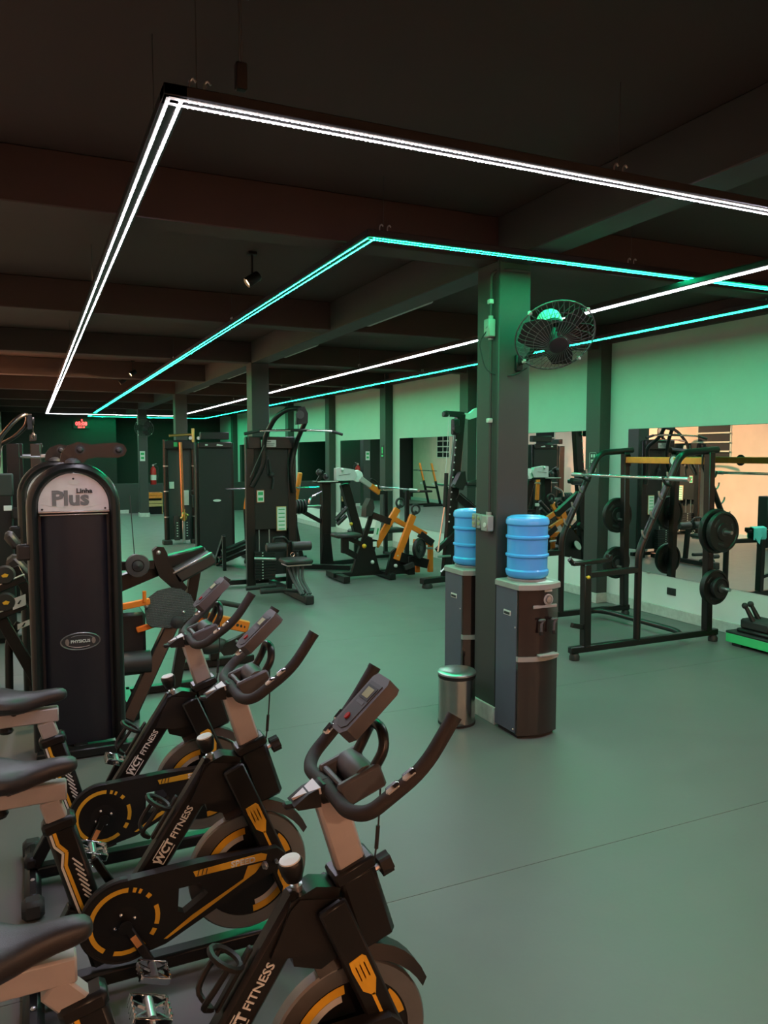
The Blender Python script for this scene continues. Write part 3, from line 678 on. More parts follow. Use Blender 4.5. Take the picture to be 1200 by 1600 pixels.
# wall fan
def fan(c, ax, label, mount, R=.235, detail=True):
    t = thing('wall_fan', label, 'fan', mount, world=True)
    c = V(c); a = V(ax).normalized(); x = a.cross(Z_).normalized(); y = x.cross(a)
    part('wall_bracket', M().box(mount, (.05, .03, .10), .006).tube(fil([mount, V(mount) - Y_ * .05, c - a * .13 - Z_ * .03, c - a * .10], .04, 4), .014, 8), 'blacksatin', t)
    mo = part('motor', M().lathe([(.0, -.20), (.055, -.195), (.070, -.175), (.072, -.06), (.06, -.05), (.0, -.05)], c, a, 22), 'blacksatin', t)
    part('motor_band', M().lathe([(.058, -.199), (.073, -.178), (.0745, -.12), (.073, -.085)], c, a, 22), 'offwhite' if detail else 'darkgrey', mo)
    gd = M(); 
    gd.ring(c, a, R, .005, 36, 6)
    n = 44 if detail else 24
    for j in range(n):
        an = 2 * math.pi * j / n; d = x * math.cos(an) + y * math.sin(an); tw = x * math.cos(an + .28) + y * math.sin(an + .28)
        gd.tube([c + d * .055 + a * .085, c + tw * R * .55 + a * .07, c + tw * R * .88 + a * .04, c + tw * R], .0016, 4)
        if j % 2 == 0: gd.tube([c + d * .06 - a * .08, c + tw * R * .6 - a * .075, c + tw * R * .9 - a * .045, c + tw * R], .0016, 4)
    for rr, hh in ((.6, .065), (.8, .05)): gd.ring(c + a * hh, a, R * rr, .0014, 30, 4)
    part('guard', gd, 'greyplastic', t)
    part('guard_hub', M().lathe([(.056, .080), (.055, .094), (.048, .098), (.0, .098)], c, a, 24), 'ink', t)
    for j in range(4):
        an = math.radians(j * 90 + 40); d = x * math.cos(an) + y * math.sin(an)
        part('guard_clip', M().box(c + d * R, (.022, .022, .022), .004), 'offwhite', t)
    bl = M()
    part('blade_hub', M().lathe([(.0, -.04), (.038, -.04), (.036, .05), (.0, .055)], c, a, 18), 'blacksatin', t)
    for j in range(3):
        an = math.radians(j * 120 + 15); d = x * math.cos(an) + y * math.sin(an); e = a.cross(d)
        secs = []
        for k in range(6):
            u = k / 5; r = .03 + (R - .055) * u; hw = .025 + .06 * math.sin(math.pi * (.25 + .6 * u)); sw = e * (.03 * u); tw = .55 - .25 * u
            p = c + d * r + sw; dx = e * math.cos(tw) + a * math.sin(tw); th = a * .0015
            secs.append([p - dx * hw - th, p + dx * hw - th, p + dx * hw + th, p - dx * hw + th])
        part('blade', M().loft(secs), 'blackmatte', t)
    return t
fan((2.82, 3.74, 2.385), (-.25, -.70, -.67), 'black wire cage wall fan tilted down on the near column', (2.74, 3.99, 2.25))
fan((2.72, 21.0, 2.35), (-.2, -.9, -.3), 'small black wall fan on the farthest column', (2.72, 21.2, 2.25), R=.24, detail=False)
# ================================================================== SQUAT RACK AND PLATES
N_, F_ = 5.0, 6.2
t = thing('squat_rack', 'black tubular squat rack with sloped uprights in front of the mirror', 'squat rack', (4.8, 5.6, 0), world=True)
for y in (N_, F_):
    dx = 0 if y == N_ else .12
    fl = part('floor_rail', M().beam((3.97 + dx, y, .085), (5.62 + dx * .5, y, .085), .055, .055, ch=.006), 'black', t)
    for x in (4.02 + dx, 5.58 + dx * .5): part('rubber_foot', M().lathe([(.042, 0), (.044, .03), (.032, .055)], (x, y, 0), Z_, 14), 'rubber', fl)
    part('front_post', M().beam((4.13 + dx, y, .1), (4.12 + dx, y, .79), .07, .07, up=(0, 1, 0), ch=.006), 'black', t)
    part('catch_arm', M().beam((3.98 + dx, y, .80), (4.36 + dx, y, .81), .05, .035, ch=.006).tube([(3.99 + dx, y, .80), (3.95 + dx, y, .84)], .02, 8).box((4.36 + dx, y, .83), (.035, .05, .05), .006), 'black', t)
    part('middle_rail', M().beam((4.14 + dx, y, .70), (4.68 + dx, y, .71), .05, .05, ch=.006), 'black', t)
    part('sloped_upright', M().tube(fil([(4.68 + dx, y, .10), (4.68 + dx, y, .87), (5.13 + dx, y, 1.70), (5.56 + dx, y, 1.73)], .10, 6), .031, 12), 'black', t)
    part('rear_upright', M().beam((5.50 + dx, y, .1), (5.47 + dx, y, 1.71), .07, .07, up=(0, 1, 0), ch=.006), 'black', t)
    part('bar_hook', M().tube(fil([(4.99 + dx, y - .03, 1.42), (4.92 + dx, y - .03, 1.44), (4.90 + dx, y - .03, 1.50)], .02, 3), .012, 8), 'blacksatin', t)
    for k in range(4):
        p = V((4.74 + dx, y, .98)).lerp(V((5.05 + dx, y, 1.55)), k / 3.5); part('rest_peg', M().tube(fil([p + V((-.02, -.03, 0)), p + V((-.055, -.03, .03)), p + V((-.06, -.03, .07))], .02, 2), .009, 6), 'steel', t)
    s = -1 if y == N_ else 1
    for z in (1.01, .51): part('plate_peg', M().cyl((5.50 + dx * .66, y, z), (5.50 + dx * .66, y + s * .24, z), .016, n=12), 'steel', t)
    part('catch_rest', M().beam((3.97 + dx, y - .02, .30), (4.13 + dx, y, .26), .035, .04, ch=.004), 'black', t)
part('pull_pin', M().cyl((4.10, N_ - .05, .69), (4.10, N_ - .02, .69), .008, n=8).ball((4.10, N_ - .06, .69), .016, 10), 'yellow', t, label='yellow pull pin')
part('cross_rail', M().tube(fil([(4.95, F_, .085), (5.25, F_ - .02, .085), (5.30, 6.05, .085), (5.30, 5.15, .085), (5.22, N_, .085)], .12, 5), .026, 10), 'black', t)
ob = part('orange_crossbar', M().beam((5.47, N_ + .02, 1.63), (5.58, F_ - .02, 1.63), .03, .062, ch=.004), 'woodbar', t, label='orange crossbar with a small oval badge')
for y, dx in ((N_ + .05, 0), (F_ - .05, .1)): part('bar_bracket', M().tube(fil([(5.44 + dx, y, 1.57), (5.44 + dx, y, 1.69), (5.51 + dx, y, 1.69), (5.51 + dx, y, 1.57)], .02, 3), .009, 8), 'black', ob)
bg = part('oval_badge', M().lathe([(.055, 0), (.055, .008), (.0, .009)], (5.505, 5.45, 1.63), -X_, 20), 'ink', ob)
part('badge_face', M().lathe([(.040, .0085), (.0, .010)], (5.505, 5.45, 1.63), -X_, 20), 'offwhite', bg)
def plate(c, r, w_, label, ax=Y_, group='weight plates on the squat rack'):
    c = V(c); t = thing('weight_plate', label, 'weight plate', c, group=group, world=True)
    h = w_ / 2
    part('plate_disc', M().lathe([(.020, -h), (r * .42, -h), (r * .45, -h * .55), (r * .84, -h * .55), (r * .87, -h), (r * .97, -h), (r, -h * .6), (r, h * .6), (r * .97, h), (r * .87, h), (r * .84, h * .55), (r * .45, h * .55), (r * .42, h), (.020, h)], c, ax, 36), 'blacksatin', t)
    part('plate_hub', M().lathe([(.019, -h * 1.25), (.036, -h * 1.25), (.036, h * 1.25), (.019, h * 1.25)], c, ax, 18), 'darkgrey', t)
    if r > .11:
        a = V(ax); x = a.orthogonal().normalized(); y = a.cross(x)
        for j in range(3):
            an = j * 2.094 + .5; d = x * math.cos(an) + y * math.sin(an)
            part('grip_slot', M().beam(c + d * r * .64 - a.cross(d) * r * .22, c + d * r * .64 + a.cross(d) * r * .22, h * 1.35, r * .13, up=a, ch=.004), 'ink', t)
plate((5.50, 4.93, 1.01), .20, .045, 'largest black weight plate on the near upright, upper peg, against the post')
plate((5.50, 4.86, 1.01), .180, .045, 'black weight plate on the upper near peg, outer one with the bar end showing')
plate((5.50, 4.93, .51), .158, .05, 'black weight plate on the lower near peg, against the post')
plate((5.50, 4.87, .51), .095, .04, 'small black weight plate on the lower near peg, outermost')
plate((5.58, 6.29, 1.05), .185, .05, 'black weight plate on the far upright of the rack, upper peg')
plate((5.58, 6.29, .55), .17, .05, 'black weight plate on the far upright of the rack, lower peg')
t = thing('barbell', 'bare steel barbell lying across the hooks of the squat rack', 'barbell', (4.93, 5.6, 1.485), world=True)
part('bar_shaft', M().cyl((4.90, 4.74, 1.485), (4.975, 6.18, 1.485), .0145, n=12), 'chrome', t)
for a, b in ((4.68, 4.90), (6.12, 6.28)): part('bar_sleeve', M().cyl((4.90 + (a - 4.7) * .0523, a, 1.485), (4.90 + (b - 4.7) * .0523, b, 1.485), .02, n=14), 'steel', t)
t = thing('gym_towel', 'small turquoise cloth hanging on the far arm of the squat rack', 'towel', (4.34, 6.2, .82), world=True)
secs = []
for i in range(8):
    u = i / 7; xx = 4.22 + .2 * u; secs.append([V((xx, 6.15 - .012 * math.sin(i * 1.7), .70 + .05 * math.sin(i * 1.1) + .06 * abs(u - .5))), V((xx, 6.155, .845)), V((xx, 6.2, .862)), V((xx, 6.245, .845)), V((xx, 6.25, .72 + .03 * math.sin(i * 2.1))), V((xx, 6.24, .72)), V((xx, 6.235, .84)), V((xx, 6.2, .853)), V((xx, 6.165, .84)), V((xx, 6.16, .71))])
part('cloth', M().loft(secs), 'turquoise', t)
# step platform with the lever trainer on it
t = thing('step_platform', 'low black platform with a bright green edge by the mirror wall', 'platform', (5.72, 4.35, 0), world=True)
part('platform_top', M().box((5.75, 4.555, .118), (.34, .62, .02), .006), 'rubber', t)
part('green_edge', M().box((5.75, 4.555, .068), (.335, .615, .08), .004), 'green', t)
for yy in (4.35, 4.76): part('platform_foot', M().box((5.75, yy, .014), (.30, .10, .028), .004), 'rubber', t)
t = thing('lever_trainer', 'black box with two ball topped levers standing on the green platform', 'trainer', (5.74, 4.6, .128), world=True)
part('trainer_base', M().box((5.755, 4.62, .145), (.27, .34, .034), .012), 'blacksatin', t)
part('trainer_body', M().box((5.755, 4.62, .205), (.235, .30, .09), .018), 'rubber', t)
for dx, dy in ((-.075, .06), (.03, .09)):
    lv = part('lever', M().tube([(5.74 + dx, 4.58 + dy, .23), (5.71 + dx, 4.64 + dy, .355)], .024, 10, r2=.017), 'blacksatin', t)
    part('lever_ball', M().ball((5.705 + dx, 4.65 + dy, .37), .028, 12), 'rubber', lv)
t = thing('foot_pad', 'black padded handle at the right edge above the green platform', 'pad', (5.84, 4.36, .128), world=True)
part('pad_post', M().cyl((5.84, 4.36, .128), (5.84, 4.36, .29), .018, n=10), 'black', t)
part('pad', M().box((5.84, 4.355, .31), (.12, .16, .05), .016), 'leather', t)
# wall socket under the mirror
t = thing('wall_socket', 'black wall socket plate below the big mirror', 'socket', (XR, 5.87, .28), world=True)
part('socket_plate', M().box((XR - .006, 5.87, .28), (.012, .12, .075), .004), 'ink', t)
for e in (-.03, .03): part('socket_insert', M().box((XR - .012, 5.87 + e, .28), (.006, .042, .045), .002), 'blackmatte', t)
# signs
def sign(name, label, c, w_, h_, ux, panel, marks, cat='sign', mk='white'):
    ux = V(ux); n = ux.cross(Z_); c = V(c); t = thing(name, label, cat, c, world=True)
    part('sign_panel', M().beam(c - Z_ * h_ / 2, c + Z_ * h_ / 2, .004, w_, up=ux, ch=0), panel, t)
    for (a, b, ww, hh) in marks:
        part('sign_mark', M().prism([(a - ww / 2, b - hh / 2), (a + ww / 2, b - hh / 2), (a + ww / 2, b + hh / 2), (a - ww / 2, b + hh / 2)], c + n * .0022, ux, Z_, .0012), mk, t)
pf = XR - .153
sign('safety_sign', 'small dark safety sign with white pictogram on the pilaster by the squat rack', (pf, G(1) + .10, 1.60), .12, .22, (0, -1, 0), 'darkgreenwall', [(-.02, .07, .02, .035), (.02, .07, .02, .035), (0, .02, .07, .012), (0, 0, .07, .012), (-.02, -.05, .025, .04), (.02, -.08, .03, .02), (0, .105, .11, .003), (0, -.105, .11, .003), (-.055, 0, .003, .2), (.055, 0, .003, .2)])
sign('exit_sign', 'small glowing green sign on the pilaster behind the tall cable column', (pf, G(3) + .12, 1.72), .12, .24, (0, -1, 0), 'darkgreenwall', [(0, .06, .05, .06), (.0, 0, .04, .05), (0, -.07, .08, .03)], mk='green')
sign('column_sign', 'small pale notice on the farthest column above the extinguisher', (2.69, G(6) + .017, 1.62), .13, .26, (1, 0, 0), 'paper', [(0, .06, .09, .06), (0, -.05, .08, .06)], mk='greensign')
# extinguisher, wooden box and clock at the far end
c = V((2.97, 21.32, 0))
t = thing('fire_extinguisher', 'red fire extinguisher hanging beside the farthest column', 'fire extinguisher', c + Z_ * .88, world=True)
part('cylinder', M().lathe([(.07, .86), (.078, .88), (.078, 1.24), (.06, 1.30), (.03, 1.325), (.03, 1.35)], c, Z_, 20), 'red', t)
part('valve', M().box(c + Z_ * 1.37, (.05, .05, .05), .006).beam(c + Z_ * 1.39, c + V((.09, 0, 1.42)), .02, .015), 'steel', t)
part('hose', M().tube(fil([c + V((.04, 0, 1.36)), c + V((.13, 0, 1.34)), c + V((.12, -.02, 1.1)), c + V((.09, -.03, .98))], .05, 4), .011, 8), 'ink', t)
part('label_band', M().lathe([(.0785, .98), (.0788, 1.12), (.0785, 1.12)], c, Z_, 20), 'offwhite', t)
part('bracket', M().beam(c + V((-.14, -.0, 1.15)), c + V((-.06, 0, 1.15)), .03, .04), 'blacksatin', t)
t = thing('wooden_box', 'pale wooden slatted box standing against the far partition wall', 'wooden box', (3.1, 22.3, 0), world=True)
for z, mt in ((.56, 'woodbar'), (.48, 'woodbar'), (.34, 'pine'), (.25, 'pine')):
    part('slat', M().box((3.12, 22.12, z), (.40, .02, .075), .003), mt, t); part('slat', M().box((3.12, 22.48, z), (.40, .02, .075), .003), mt, t)
for dx in (-.19, .19): part('box_side', M().box((3.12 + dx, 22.3, .3), (.02, .34, .6), .003), 'pine', t)
part('box_core', M().box((3.12, 22.3, .3), (.34, .32, .58), .003), 'void', t)
t = thing('led_clock', 'red glowing digital clock high on the dark far wall', 'clock', (1.42, 25.15, 2.55), world=True)
part('clock_case', M().box((1.42, 25.13, 2.55), (.46, .04, .22), .006), 'ink', t)
text('clock_digits', '05:08', .15, (1.42, 25.106, 2.585), X_, Z_, 'reddigit', t, weight=.004)
text('clock_date', '28.0 10', .065, (1.42, 25.106, 2.48), X_, Z_, 'reddigit', t, weight=.002)
part('clock_lamp', M().ball((1.44, 25.10, 2.70), .022, 10).cyl((1.44, 25.13, 2.65), (1.44, 25.10, 2.70), .01, n=8), 'reddigit', t)
# ================================================================== WEIGHT TOWERS (left)
def tower(y, label, lettering=True, dx=0.):
    t = thing('weight_tower', label, 'weight machine', (.21 + dx, y + .12, 0), group='arched weight towers', world=True)
    x0, x1, zt = -.005 + dx, .425 + dx, 1.62; xc = (x0 + x1) / 2; R = (x1 - x0) / 2
    pts = [V((x0, y, .04))] + [V((xc - R * math.cos(math.pi * i / 18), y, zt - R + R * math.sin(math.pi * i / 18))) for i in range(19)] + [V((x1, y, .04))]
    secs = []
    for i, p in enumerate(pts):   # flat oval tube
        d = (pts[min(i + 1, len(pts) - 1)] - pts[max(i - 1, 0)]).normalized(); n = d.cross(Y_); q = []
        for j in range(12):
            an = 2 * math.pi * j / 12; q.append(p + n * .030 * math.cos(an) + Y_ * (.055 * math.sin(an) + .03))
        secs.append(q)
    part('arch_frame', M().loft(secs), 'black', t)
    r2 = R - .032; k = 20
    pl = [(-r2, -.205 + .02)] + [(-r2 * math.cos(math.pi * i / k), -.0 + r2 * math.sin(math.pi * i / k)) for i in range(k + 1)] + [(r2, -.205 + .02)]
    zc = zt - R
    ps = [(r2 * math.cos(math.pi * i / k), (r2 * 1.0) * math.sin(math.pi * i / k)) for i in range(k + 1)]
    ps = [(-r2, -.03), (r2, -.03)] + ps
    part('panel_body', M().box((xc, y + .07, (zc - .03) / 2 + .03), (2 * r2 + .02, .05, zc - .05), .008), 'blacksatin', t)
    fp = M(); w2 = r2 - .012
    prof = [(-w2, .0), (-w2 + .035, -.026), (w2 - .035, -.026), (w2, .0)]
    fp.add([V((xc + a, y + .045 + b, .05)) for a, b in prof] + [V((xc + a, y + .045 + b, zc - .045)) for a, b in prof], [(0, 1, 5, 4), (1, 2, 6, 5), (2, 3, 7, 6), (4, 5, 6, 7), (0, 3, 2, 1), (0, 4, 7, 3)])
    part('front_panel', fp, 'navy', t)
    pq = part('plaque', M().prism(ps, (xc, y + .035, zc), X_, Z_, .018), 'plaque', t)
    part('plaque_trim', M().box((xc, y + .012, zc - .030), (2 * r2 + .004, .016, .010), .003).box((xc, y + .016, zc - .046), (2 * r2 - .01, .012, .008), .003), 'steel', pq)
    part('panel_edge', M().prism([(-r2, 0), (r2, 0)] + [(r2 * math.cos(math.pi * i / k), r2 * math.sin(math.pi * i / k)) for i in range(1, k)], (xc, y + .10, zc), X_, Z_, .05), 'blacksatin', t)
    for a, b in ((-r2 + .02, -.014), (r2 - .02, -.014), (0, r2 - .03)): part('plaque_screw', M().ball((xc + a, y + .016, zc + b), .006, 8), 'ink', pq)
    f = y + .0165
    if lettering:
        text('lettering', 'Plus', .112, (xc - .018, f, zc + .042), X_, Z_, 'greyink', pq, weight=.0045, sx=1.08)
        text('lettering', 'Linha', .036, (xc + .055, f - .0028, zc + .085), X_, Z_, 'ink', pq, weight=.0012, sx=1.1)
        part('swoosh', M().tube([V((xc + u * r2 * .9, f, zc + .014 - .022 * (1 - u * u))) for u in [i / 8 - 1 for i in range(17)]], .0014, 4), 'offwhite', pq)
    part('small_oval', M().prism([(.032 * math.cos(j * .3927), .015 * math.sin(j * .3927)) for j in range(16)], (xc + .002, f + .001, zc + .135), X_, Z_, .003), 'offwhite', pq)
    # oval emblem on the panel
    ez = .64; fy = y + .0185
    em = part('emblem', M().prism([(.103 * math.cos(j * .2244), .047 * math.sin(j * .2244)) for j in range(28)], (xc + .012, fy + .001, ez), X_, Z_, .002), 'ink', t)
    part('emblem_ring', M().tube([V((xc + .012 + .104 * math.cos(j * .2244), fy - .001, ez + .048 * math.sin(j * .2244))) for j in range(28)], .0032, 6, closed=True), 'steel', em)
    if lettering:
        text('lettering', 'PHYSICUS', .0235, (xc + .012, fy - .0015, ez), X_, Z_, 'paper', em, weight=.0005)
        for s in (-1, 1):
            part('emblem_dumbbell', M().prism([(.024 * math.cos(j * .785) * .45, .024 * math.sin(j * .785) * .8) for j in range(8)], (xc + .012 + s * .070, fy - .001, ez), X_, Z_, .002), 'steel', em)
            part('emblem_arc', M().tube([V((xc + .012 + .080 * math.cos(a_), fy - .001, ez + .034 * math.sin(a_))) for a_ in [math.radians((20 if s > 0 else 200) + 12 * i) for i in range(10)]], .0016, 5), 'steel', em)
    # pulley cam on top
    cam_ = [(-.065, 0.), (-.055, .055), (-.02, .095), (.03, .115), (.06, .108), (.10, .100), (.16, .108), (.24, .112), (.275, .10), (.29, .07), (.275, .038), (.24, .026), (.12, .028), (.075, .018), (.06, 0.)]
    cm = part('pulley_bracket', M().prism(cam_, (xc, y + .10, zt + .028), X_, Z_, .012).prism(cam_, (xc, y + .045, zt + .028), X_, Z_, .012), 'black', t)
    for a, b in ((.04, .072), (.245, .070)):
        part('pulley', M().lathe([(.028, -.035), (.028, .035)], (xc + a, y + .067, zt + .028 + b), Y_, 20), 'ink', cm)
        part('pulley_bolt', M().lathe([(.017, .0), (.017, .008), (.010, .018), (.0, .02)], (xc + a, y + .034, zt + .028 + b), -Y_, 16), 'darkgrey', cm)
    part('cap_bolt', M().lathe([(.045, 0), (.04, .014), (.02, .026), (.0, .028)], (xc, y + .03, zt + .025), Z_, 18), 'darkgrey', t)
    part('side_clamp', M().box((x0 - .045, y + .03, 1.16), (.075, .09, .085), .01), 'blacksatin', t)
    part('floor_beam', M().beam((x0 - .02, y - .06, .03), (x1 + .08, y - .06, .03), .07, .05, ch=.006), 'black', t)
    part('floor_beam', M().beam((xc, y - .03, .03), (xc, y + .55, .03), .07, .05, ch=.006), 'black', t)
    part('rear_shroud', M().box((xc, y + .16, .72), (2 * r2 + .02, .10, 1.38), .02), 'blacksatin', t)
    return t
tower(4.58, 'tall arched weight tower with silver plaque and oval emblem behind the spin bikes')
tower(5.75, 'second arched weight tower half hidden behind the first one', lettering=False, dx=-.06)
# ================================================================== SEATED LEG MACHINE right of the tower
t = thing('leg_press_machine', 'black leg press machine with ribbed foot plate beside the weight tower', 'leg press', (.8, 5.3, 0), world=True)
part('sloped_post', M().beam((.50, 4.98, .02), (.86, 5.16, .66), .075, .085, up=(0, 1, 0), ch=.008), 'black', t)
q = V((.795, 5.05, .70)); u = V((1, 0, 0)); v = V((0, .30, .95)).normalized()
fpn = [(-.16, -.085), (-.165, .0), (-.14, .075), (-.08, .115), (.0, .13), (.07, .115), (.13, .07), (.155, .0), (.15, -.05), (.06, -.115), (-.02, -.13), (-.13, -.115)]
fp = part('foot_plate', M().prism(fpn, q, u, v, .02), 'tread', t)
part('plate_hub', M().lathe([(.04, 0), (.04, .03), (.02, .04), (.0, .04)], q + V((.03, -.03, -.09)), -Y_, 18), 'ink', fp)
part('plate_bolt', M().ball(q + V((.075, -.03, -.03)), .012, 10).ball(q + V((-.155, -.02, .03)), .018, 10), 'steel', fp)
pl = part('pulley_wheel', M().lathe([(.075, 0), (.078, .012), (.072, .03), (.04, .034), (.04, .02)], (.605, 5.16, .975), -Y_, 28), 'darkgrey', t)
part('pulley_hub', M().lathe([(.036, .018), (.034, .038), (.014, .044), (.0, .05)], (.605, 5.16, .975), -Y_, 20), 'ink', pl)
part('pulley_arm', M().beam((.40, 5.20, .975), (.72, 5.22, .965), .05, .06).beam((.38, 5.26, .80), (.75, 5.30, .93), .06, .10), 'black', t)
part('curved_bracket', M().prism([(-.09, .13), (-.06, .155), (-.02, .15), (.0, .11), (.02, .03), (.07, -.05), (.13, -.13), (.10, -.17), (.03, -.13), (-.05, -.05), (-.08, .04)], (.80, 5.25, .93), X_, Z_, .06), 'black', t)
part('bracket_bolt', M().ball((.745, 5.19, 1.045), .016, 10), 'steel', t)
Rm = Matrix.Rotation(-math.radians(26), 3, 'Y')
pd = part('carriage_pad', M().box((.985, 5.30, .925), (.30, .22, .085), .014, Rm), 'leather', t)
part('pad_rail', M().box(V((.985, 5.19, .925)) + Rm @ V((.0, -.005, .045)), (.29, .012, .012), .004, Rm), 'steel', pd)
part('carriage', M().box((.93, 5.42, .97), (.34, .10, .09), .010, Matrix.Rotation(-math.radians(12), 3, 'Y')), 'black', t)
part('rear_leg', M().beam((1.03, 5.42, .90), (.86, 5.42, .02), .07, .07, up=(0, 1, 0)), 'black', t)
part('machine_body', M().box((.56, 5.22, .50), (.16, .28, .36), .02), 'blacksatin', t)
part('seat_roll', M().cyl((.46, 5.06, .36), (.66, 5.06, .36), .075, n=20), 'leather', t)
part('orange_link', M().beam((.45, 5.00, .735), (.66, 5.02, .76), .03, .04), 'orange', t)
part('orange_link', M().cyl((.625, 5.0, .76), (.625, 5.0, .83), .012, n=8), 'orange', t)
part('orange_link', M().beam((.58, 5.06, .57), (.70, 5.06, .60), .03, .035), 'orange', t)
part('floor_frame', M().beam((.55, 5.0, .03), (.55, 5.6, .03), .06, .05).beam((.55, 5.55, .03), (1.1, 5.55, .03), .06, .05), 'black', t)
part('cable', M().cyl((.60, 5.25, 1.02), (.585, 5.3, 1.42), .003, n=6), 'ink', t)
# orange lever machine beyond it
t = thing('orange_lever_machine', 'machine with perforated orange arm and black curved pads behind the spin bike handlebars', 'weight machine', (1.35, 6.0, 0), world=True)
oa = part('orange_arm', M().beam((1.14, 5.95, .44), (1.52, 5.88, .33), .05, .09, ch=.006), 'orange', t)
for k in range(4): part('arm_hole', M().lathe([(.012, 0), (.0, .001)], (1.40 + k * .03, 5.873 - k * .004, .365 - k * .009), -Y_, 10), 'ink', oa)
part('black_lever', M().prism([(-.15, -.05), (-.10, .0), (.10, .07), (.15, .05), (.13, -.0), (-.05, -.10), (-.12, -.10)], (1.42, 5.84, .245), X_, Z_, .05), 'blacksatin', t)
part('lever_bolt', M().ball((1.40, 5.79, .25), .012, 8), 'steel', t)
part('handle_loop', M().tube(fil([(1.18, 5.9, .43), (1.21, 5.9, .52), (1.30, 5.9, .545), (1.46, 5.9, .50)], .05, 5), .022, 10), 'foam', t)
part('lower_pad', M().ball((1.22, 5.85, .22), .11, 14, (1.2, .7, .6)), 'leather', t)
part('floor_frame', M().beam((1.0, 6.05, .035), (1.6, 6.05, .035), .07, .06).beam((1.28, 6.05, .05), (1.28, 6.05, .42), .07, .07), 'black', t)
# ================================================================== LEFT EDGE: plate loaded sled and upright machine
t = thing('incline_sled_machine', 'incline sled machine with yellow hubbed discs at the left edge', 'weight machine', (-.3, 5.4, 0), world=True)
for z0, nm in ((.86, 'upper_rail'), (.69, 'lower_rail')):
    part(nm, M().beam((-.62, 5.30, z0 - .16), (-.055, 5.30, z0 + .06), .05, .05, ch=.006), 'black', t)
    part('rail_strip', M().beam((-.62, 5.272, z0 - .135), (-.06, 5.272, z0 + .083), .008, .008, ch=.002), 'offwhite', t)
    for k in range(3):
        p = V((-.17 - k * .17, 5.285, z0 + .085 - k * .066)); dsc = part('disc', M().lathe([(.06, 0), (.062, .01), (.05, .022), (.0, .024)], p, -Y_, 24), 'rubber', t)
        part('disc_hub', M().prism([(-.020, 0), (0, .012), (.022, .004), (.012, -.012), (-.012, -.012)], p + V((0, -.024, 0)), X_, Z_, .003), 'yellow', dsc)
for a, b, w_, h_ in ((-.095, .77, .075, .07), (-.075, .625, .07, .035)):
    lb = part('warning_label', M().prism([(-w_ / 2, -h_ / 2 - .012), (w_ / 2, -h_ / 2 + .014), (w_ / 2, h_ / 2 + .014), (-w_ / 2, h_ / 2 - .012)], (a, 5.268, b), X_, Z_, .002), 'plaque', t)
    part('label_mark', M().prism([(-.012, -.01), (.004, .012), (.012, .012), (.0, -.012)], (a, 5.264, b), X_, Z_, .001), 'ink', lb)
part('diagonal_brace', M().beam((-.20, 5.34, .66), (.02, 5.34, .18), .05, .07, up=(0, 1, 0)).beam((-.12, 5.40, .98), (.0, 5.40, .70), .06, .06, up=(0, 1, 0)), 'black', t)
part('curved_leg', M().tube(fil([(-.10, 5.36, .62), (-.165, 5.36, .52), (-.175, 5.36, .03)], .1, 5), .024, 10), 'black', t)
part('back_pad', M().box((-.085, 5.48, .95), (.20, .20, .08), .02, Matrix.Rotation(math.radians(52), 3, 'Y')), 'leather', t)
part('head_pad', M().box((-.125, 5.48, 1.14), (.12, .18, .06), .02, Matrix.Rotation(math.radians(56), 3, 'Y')), 'leather', t)
part('floor_frame', M().beam((-.6, 5.36, .03), (.0, 5.36, .03), .07, .05).beam((-.35, 5.36, .03), (-.35, 5.58, .03), .07, .05).beam((-.5, 5.36, .03), (-.5, 5.36, .66), .06, .06), 'black', t)
part('foot_block', M().box((-.02, 5.40, .26), (.10, .10, .12), .012).box((-.02, 5.40, .14), (.07, .07, .14), .01), 'blackmatte', t)
t = thing('upright_machine', 'dark upright weight machine with pale top panel at the far left', 'weight machine', (-.3, 7.7, 0), world=True)
part('upper_panel', M().box((-.36, 7.6, 1.42), (.42, .12, .20), .012), 'darkgreenwall', t)
part('stack_shroud', M().box((-.36, 7.62, .72), (.40, .14, 1.36), .012), 'blacksatin', t)
part('side_panel', M().box((-.085, 7.75, 1.18), (.08, .25, .40), .012), 'darkgreenwall', t)
part('white_tag', M().box((-.20, 7.545, 1.215), (.065, .006, .045), .002), 'white', t)
part('lever_box', M().box((-.10, 7.5, 1.17), (.13, .10, .10), .012), 'blacksatin', t)
part('floor_frame', M().beam((-.62, 7.62, .03), (-.02, 7.62, .03), .07, .06), 'black', t)
